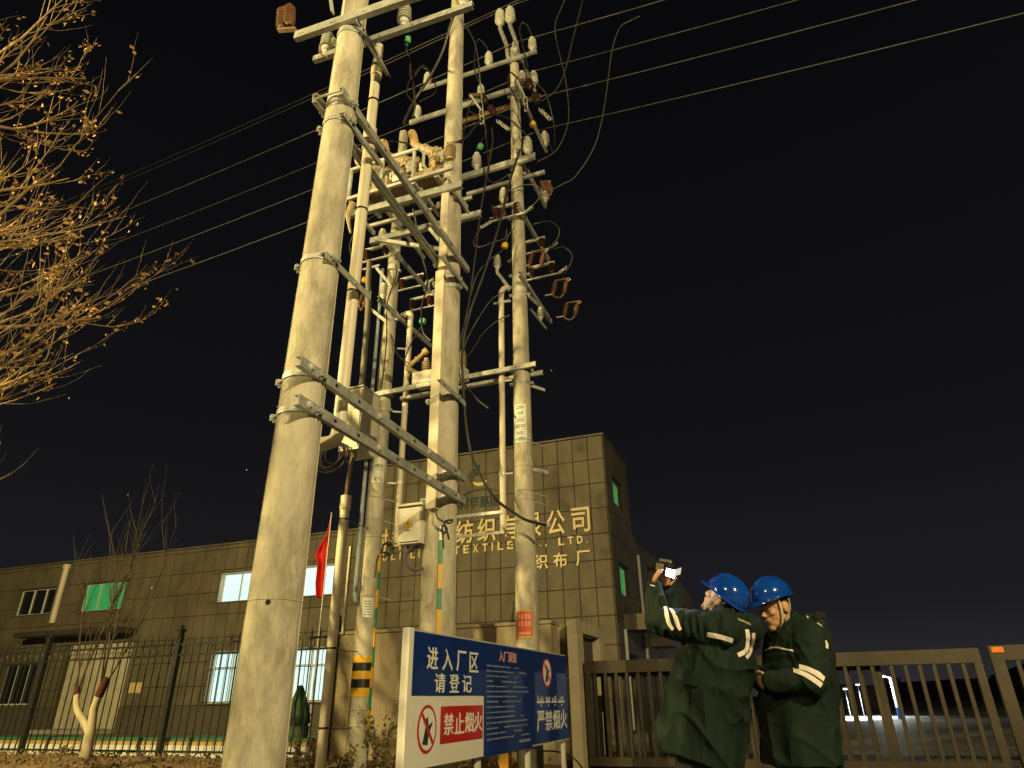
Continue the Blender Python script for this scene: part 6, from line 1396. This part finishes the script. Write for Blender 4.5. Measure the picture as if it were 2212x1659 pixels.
# ------------------------------------------------------------------ worker looking down
def worker_down():
    t = thing('person', 'worker in blue helmet looking down, standing behind his colleague', 'person', (-0.03, 5.15, 0), 'workers in dark green coats and blue helmets')
    f = V(-0.80, -0.60, 0).normalized(); l = V(-f.y, f.x, 0)
    tl = R(-14); F = (f * math.cos(tl) + Zv * math.sin(tl)).normalized(); U = (-f * math.sin(tl) + Zv * math.cos(tl)).normalized(); S = U.cross(F)
    H = V(-0.028, 5.11, 1.548); nb = V(0.055, 5.17, 1.42); ls, rs = V(0.155, 4.99, 1.345), V(-0.045, 5.345, 1.345)
    le, lw = V(0.115, 4.90, 1.065), V(-0.120, 4.93, 1.085); re, rw = V(-0.12, 5.36, 1.07), V(-0.205, 5.12, 1.105)
    b = MB(); head(b, H, F, S, U); capsule(b, H - U * 0.06 - F * 0.03, nb, 0.056, 0.062); capsule(b, nb, V(0.0, 5.15, 0.95), 0.09, 0.10)
    for s_, e_, w_ in ((ls, le, lw), (rs, re, rw)): capsule(b, nb + V(0, 0, -0.07), s_, 0.06, 0.05); capsule(b, s_, e_, 0.048, 0.042); capsule(b, e_, w_, 0.040, 0.027)
    hips = V(-0.02, 5.15, 0.90); feet = []
    for sgn in (1, -1):
        hp = hips + l * 0.09 * sgn; kn = V(-0.05, 5.15, 0.48) + l * 0.11 * sgn; an = V(-0.02, 5.15, 0.09) + l * 0.13 * sgn + f * 0.06 * (sgn > 0)
        capsule(b, hips, hp, 0.09, 0.085); capsule(b, hp, kn, 0.075, 0.055); capsule(b, kn, an, 0.052, 0.038); capsule(b, an - V(0, 0, 0.04), an - V(0, 0, 0.05) + f * 0.14, 0.036, 0.030); feet.append((hp, kn, an))
    hand(b, lw, (-0.80, 0.60, 0.0), (0.2, 0.6, -0.5), (-0.3, -0.2, 0.8), 0.9, 0.95); hand(b, rw, (-0.55, -0.6, 0.15), (0.1, -0.5, 0.7), (-0.3, 0.4, 0.8), 0.55, 0.95)
    body = place(remesh(b, 0.0048, 2), 'body', 'skin', t); face_bits(body, H, F, S, U, 0.35)
    hb = MB(); ellip(hb, H - F * 0.020 + U * 0.022, F * 0.099, S * 0.0885, U * 0.105); ellip(hb, H - F * 0.074 - U * 0.045, F * 0.038, S * 0.063, U * 0.038); place(remesh(hb, 0.006, 2), 'hair', 'hair', t)
    C = H - F * 0.006 + U * 0.076; h = helmet(t, C, F, S, U, 0.148, 0.126, 0.128); chin_strap(h, H, F, S, U, C)
    cb = MB(); secs = []
    for x_, z_, a_, b_ in ((-0.045, 0.60, 0.205, 0.265), (-0.035, 0.74, 0.205, 0.262), (-0.005, 0.92, 0.205, 0.258), (0.035, 1.08, 0.200, 0.255), (0.065, 1.22, 0.190, 0.25), (0.075, 1.33, 0.165, 0.23), (0.060, 1.40, 0.125, 0.165), (0.045, 1.455, 0.095, 0.105)): secs.append((V(x_, 5.15, z_), f, l, a_, b_))
    loft(cb, secs)
    for s_, e_, w_ in ((ls, le, lw), (rs, re, rw)): capsule(cb, s_ + V(0, 0, -0.02), e_, 0.108, 0.088); capsule(cb, e_, w_, 0.086, 0.062); capsule(cb, w_ - (w_ - e_).normalized() * 0.05, w_ - (w_ - e_).normalized() * 0.004, 0.064, 0.060)
    capsule(cb, ls, nb, 0.095, 0.095); capsule(cb, rs, nb, 0.095, 0.095)
    # stand-up collar open at the front, hood lying on the back
    for k in range(16):
        a = R(-140 + 280 * k / 15); q = nb + V(0.02, 0.015, 0.025) - f * 0.100 * math.cos(a) + l * 0.100 * math.sin(a) + V(0, 0, 0.012 * math.cos(a)); ellip(cb, q, V(0.024, 0, 0), V(0, 0.024, 0), V(0, 0, 0.045), 8)
    ellip(cb, V(0.17, 5.22, 1.405), V(0.085, 0.045, -0.02), V(-0.07, 0.13, 0), V(0.02, 0.01, 0.085)); ellip(cb, V(0.20, 5.22, 1.36), V(0.07, 0.035, 0), V(-0.06, 0.11, 0), V(0, 0, 0.085))
    def disp(p, n_):
        q = V(p.x * 6, p.y * 6, p.z * 2.2); wv = (ridge(V(p.x * 5 + p.z * 1.2, p.y * 5, p.z * 1.3)) ** 2 - 0.4) * 0.030 * max(0, min(1, (1.3 - p.z) / 0.3)) + (ridge(V(p.x * 8, p.y * 8, p.z * 13) + V(3, 1, 2)) - 0.55) * 0.010 * max(0.15, min(1, (p.z - 0.95) / 0.2))
        return wv + noise.noise(p * 34) * 0.0022 + 0.016 * max(0, ridge(V(p.x * 4 + p.z * 2.2, p.y * 4, p.z * 1.6) + V(1, 5, 2))) ** 8
    coat = place(remesh(cb, 0.0085, 4, disp), 'coat', 'coat_green', t)
    fr = MB()
    for k in range(26):
        a = R(-85 + 170 * k / 25); q = nb + V(0.075, 0.055, 0.045) - f * 0.130 * math.cos(a) + l * 0.135 * math.sin(a); rr_ = random.Random(k); ellip(fr, q, V(0.022 + rr_.uniform(0, .008), 0, 0.008), V(0, 0.022, 0), V(0.01 * rr_.uniform(-1, 1), 0, 0.03 + rr_.uniform(0, .016)), 8)
    place(remesh(fr, 0.006, 1, lambda p, n_: noise.noise(p * 60) * 0.008), 'fur_trim', 'coat_dark', t)
    strip_on(coat, 'reflective_strip', [(0.018, 1.158), (0.07, 1.135), (0.135, 1.085)], 0.030); strip_on(coat, 'reflective_strip', [(-0.015, 1.140), (0.045, 1.105), (0.112, 1.050)], 0.030)
    strip_on(coat, 'reflective_strip', [(-0.10, 1.275), (-0.065, 1.288), (-0.02, 1.272), (0.02, 1.252)], 0.010); strip_on(coat, 'reflective_strip', [(-0.175, 1.300), (-0.145, 1.290)], 0.010)
    strip_on(coat, 'reflective_strip', [(0.205, 1.425), (0.235, 1.405)], 0.020); strip_on(coat, 'reflective_strip', [(0.215, 1.31), (0.222, 1.285), (0.212, 1.262)], 0.016); strip_on(coat, 'zip_puller', [(0.185, 1.475), (0.195, 1.468)], 0.014)
    strip_on(coat, 'front_fly', [(-0.13, 1.40), (-0.155, 1.20), (-0.175, 0.95), (-0.19, 0.66)], 0.012, 'coat_dark', lift=0.003)
    tr_ = MB()
    for hp, kn, an in feet: capsule(tr_, hp + V(0, 0, 0.04), kn, 0.105, 0.088); capsule(tr_, kn, an + V(0, 0, 0.05), 0.088, 0.075)
    place(remesh(tr_, 0.010, 3, lambda p, n_: (ridge(V(p.x * 9, p.y * 9, p.z * 16)) - 0.5) * 0.012), 'trousers', 'denim', t)
    for hp, kn, an in feet:
        sh = MB(); capsule(sh, an, an - V(0, 0, 0.045) - f * 0.03, 0.055, 0.042); capsule(sh, an - V(0, 0, 0.045) - f * 0.03, an - V(0, 0, 0.05) + f * 0.16, 0.046, 0.036); place(remesh(sh, 0.008, 2), 'shoe', 'shoe', t)
worker_down()
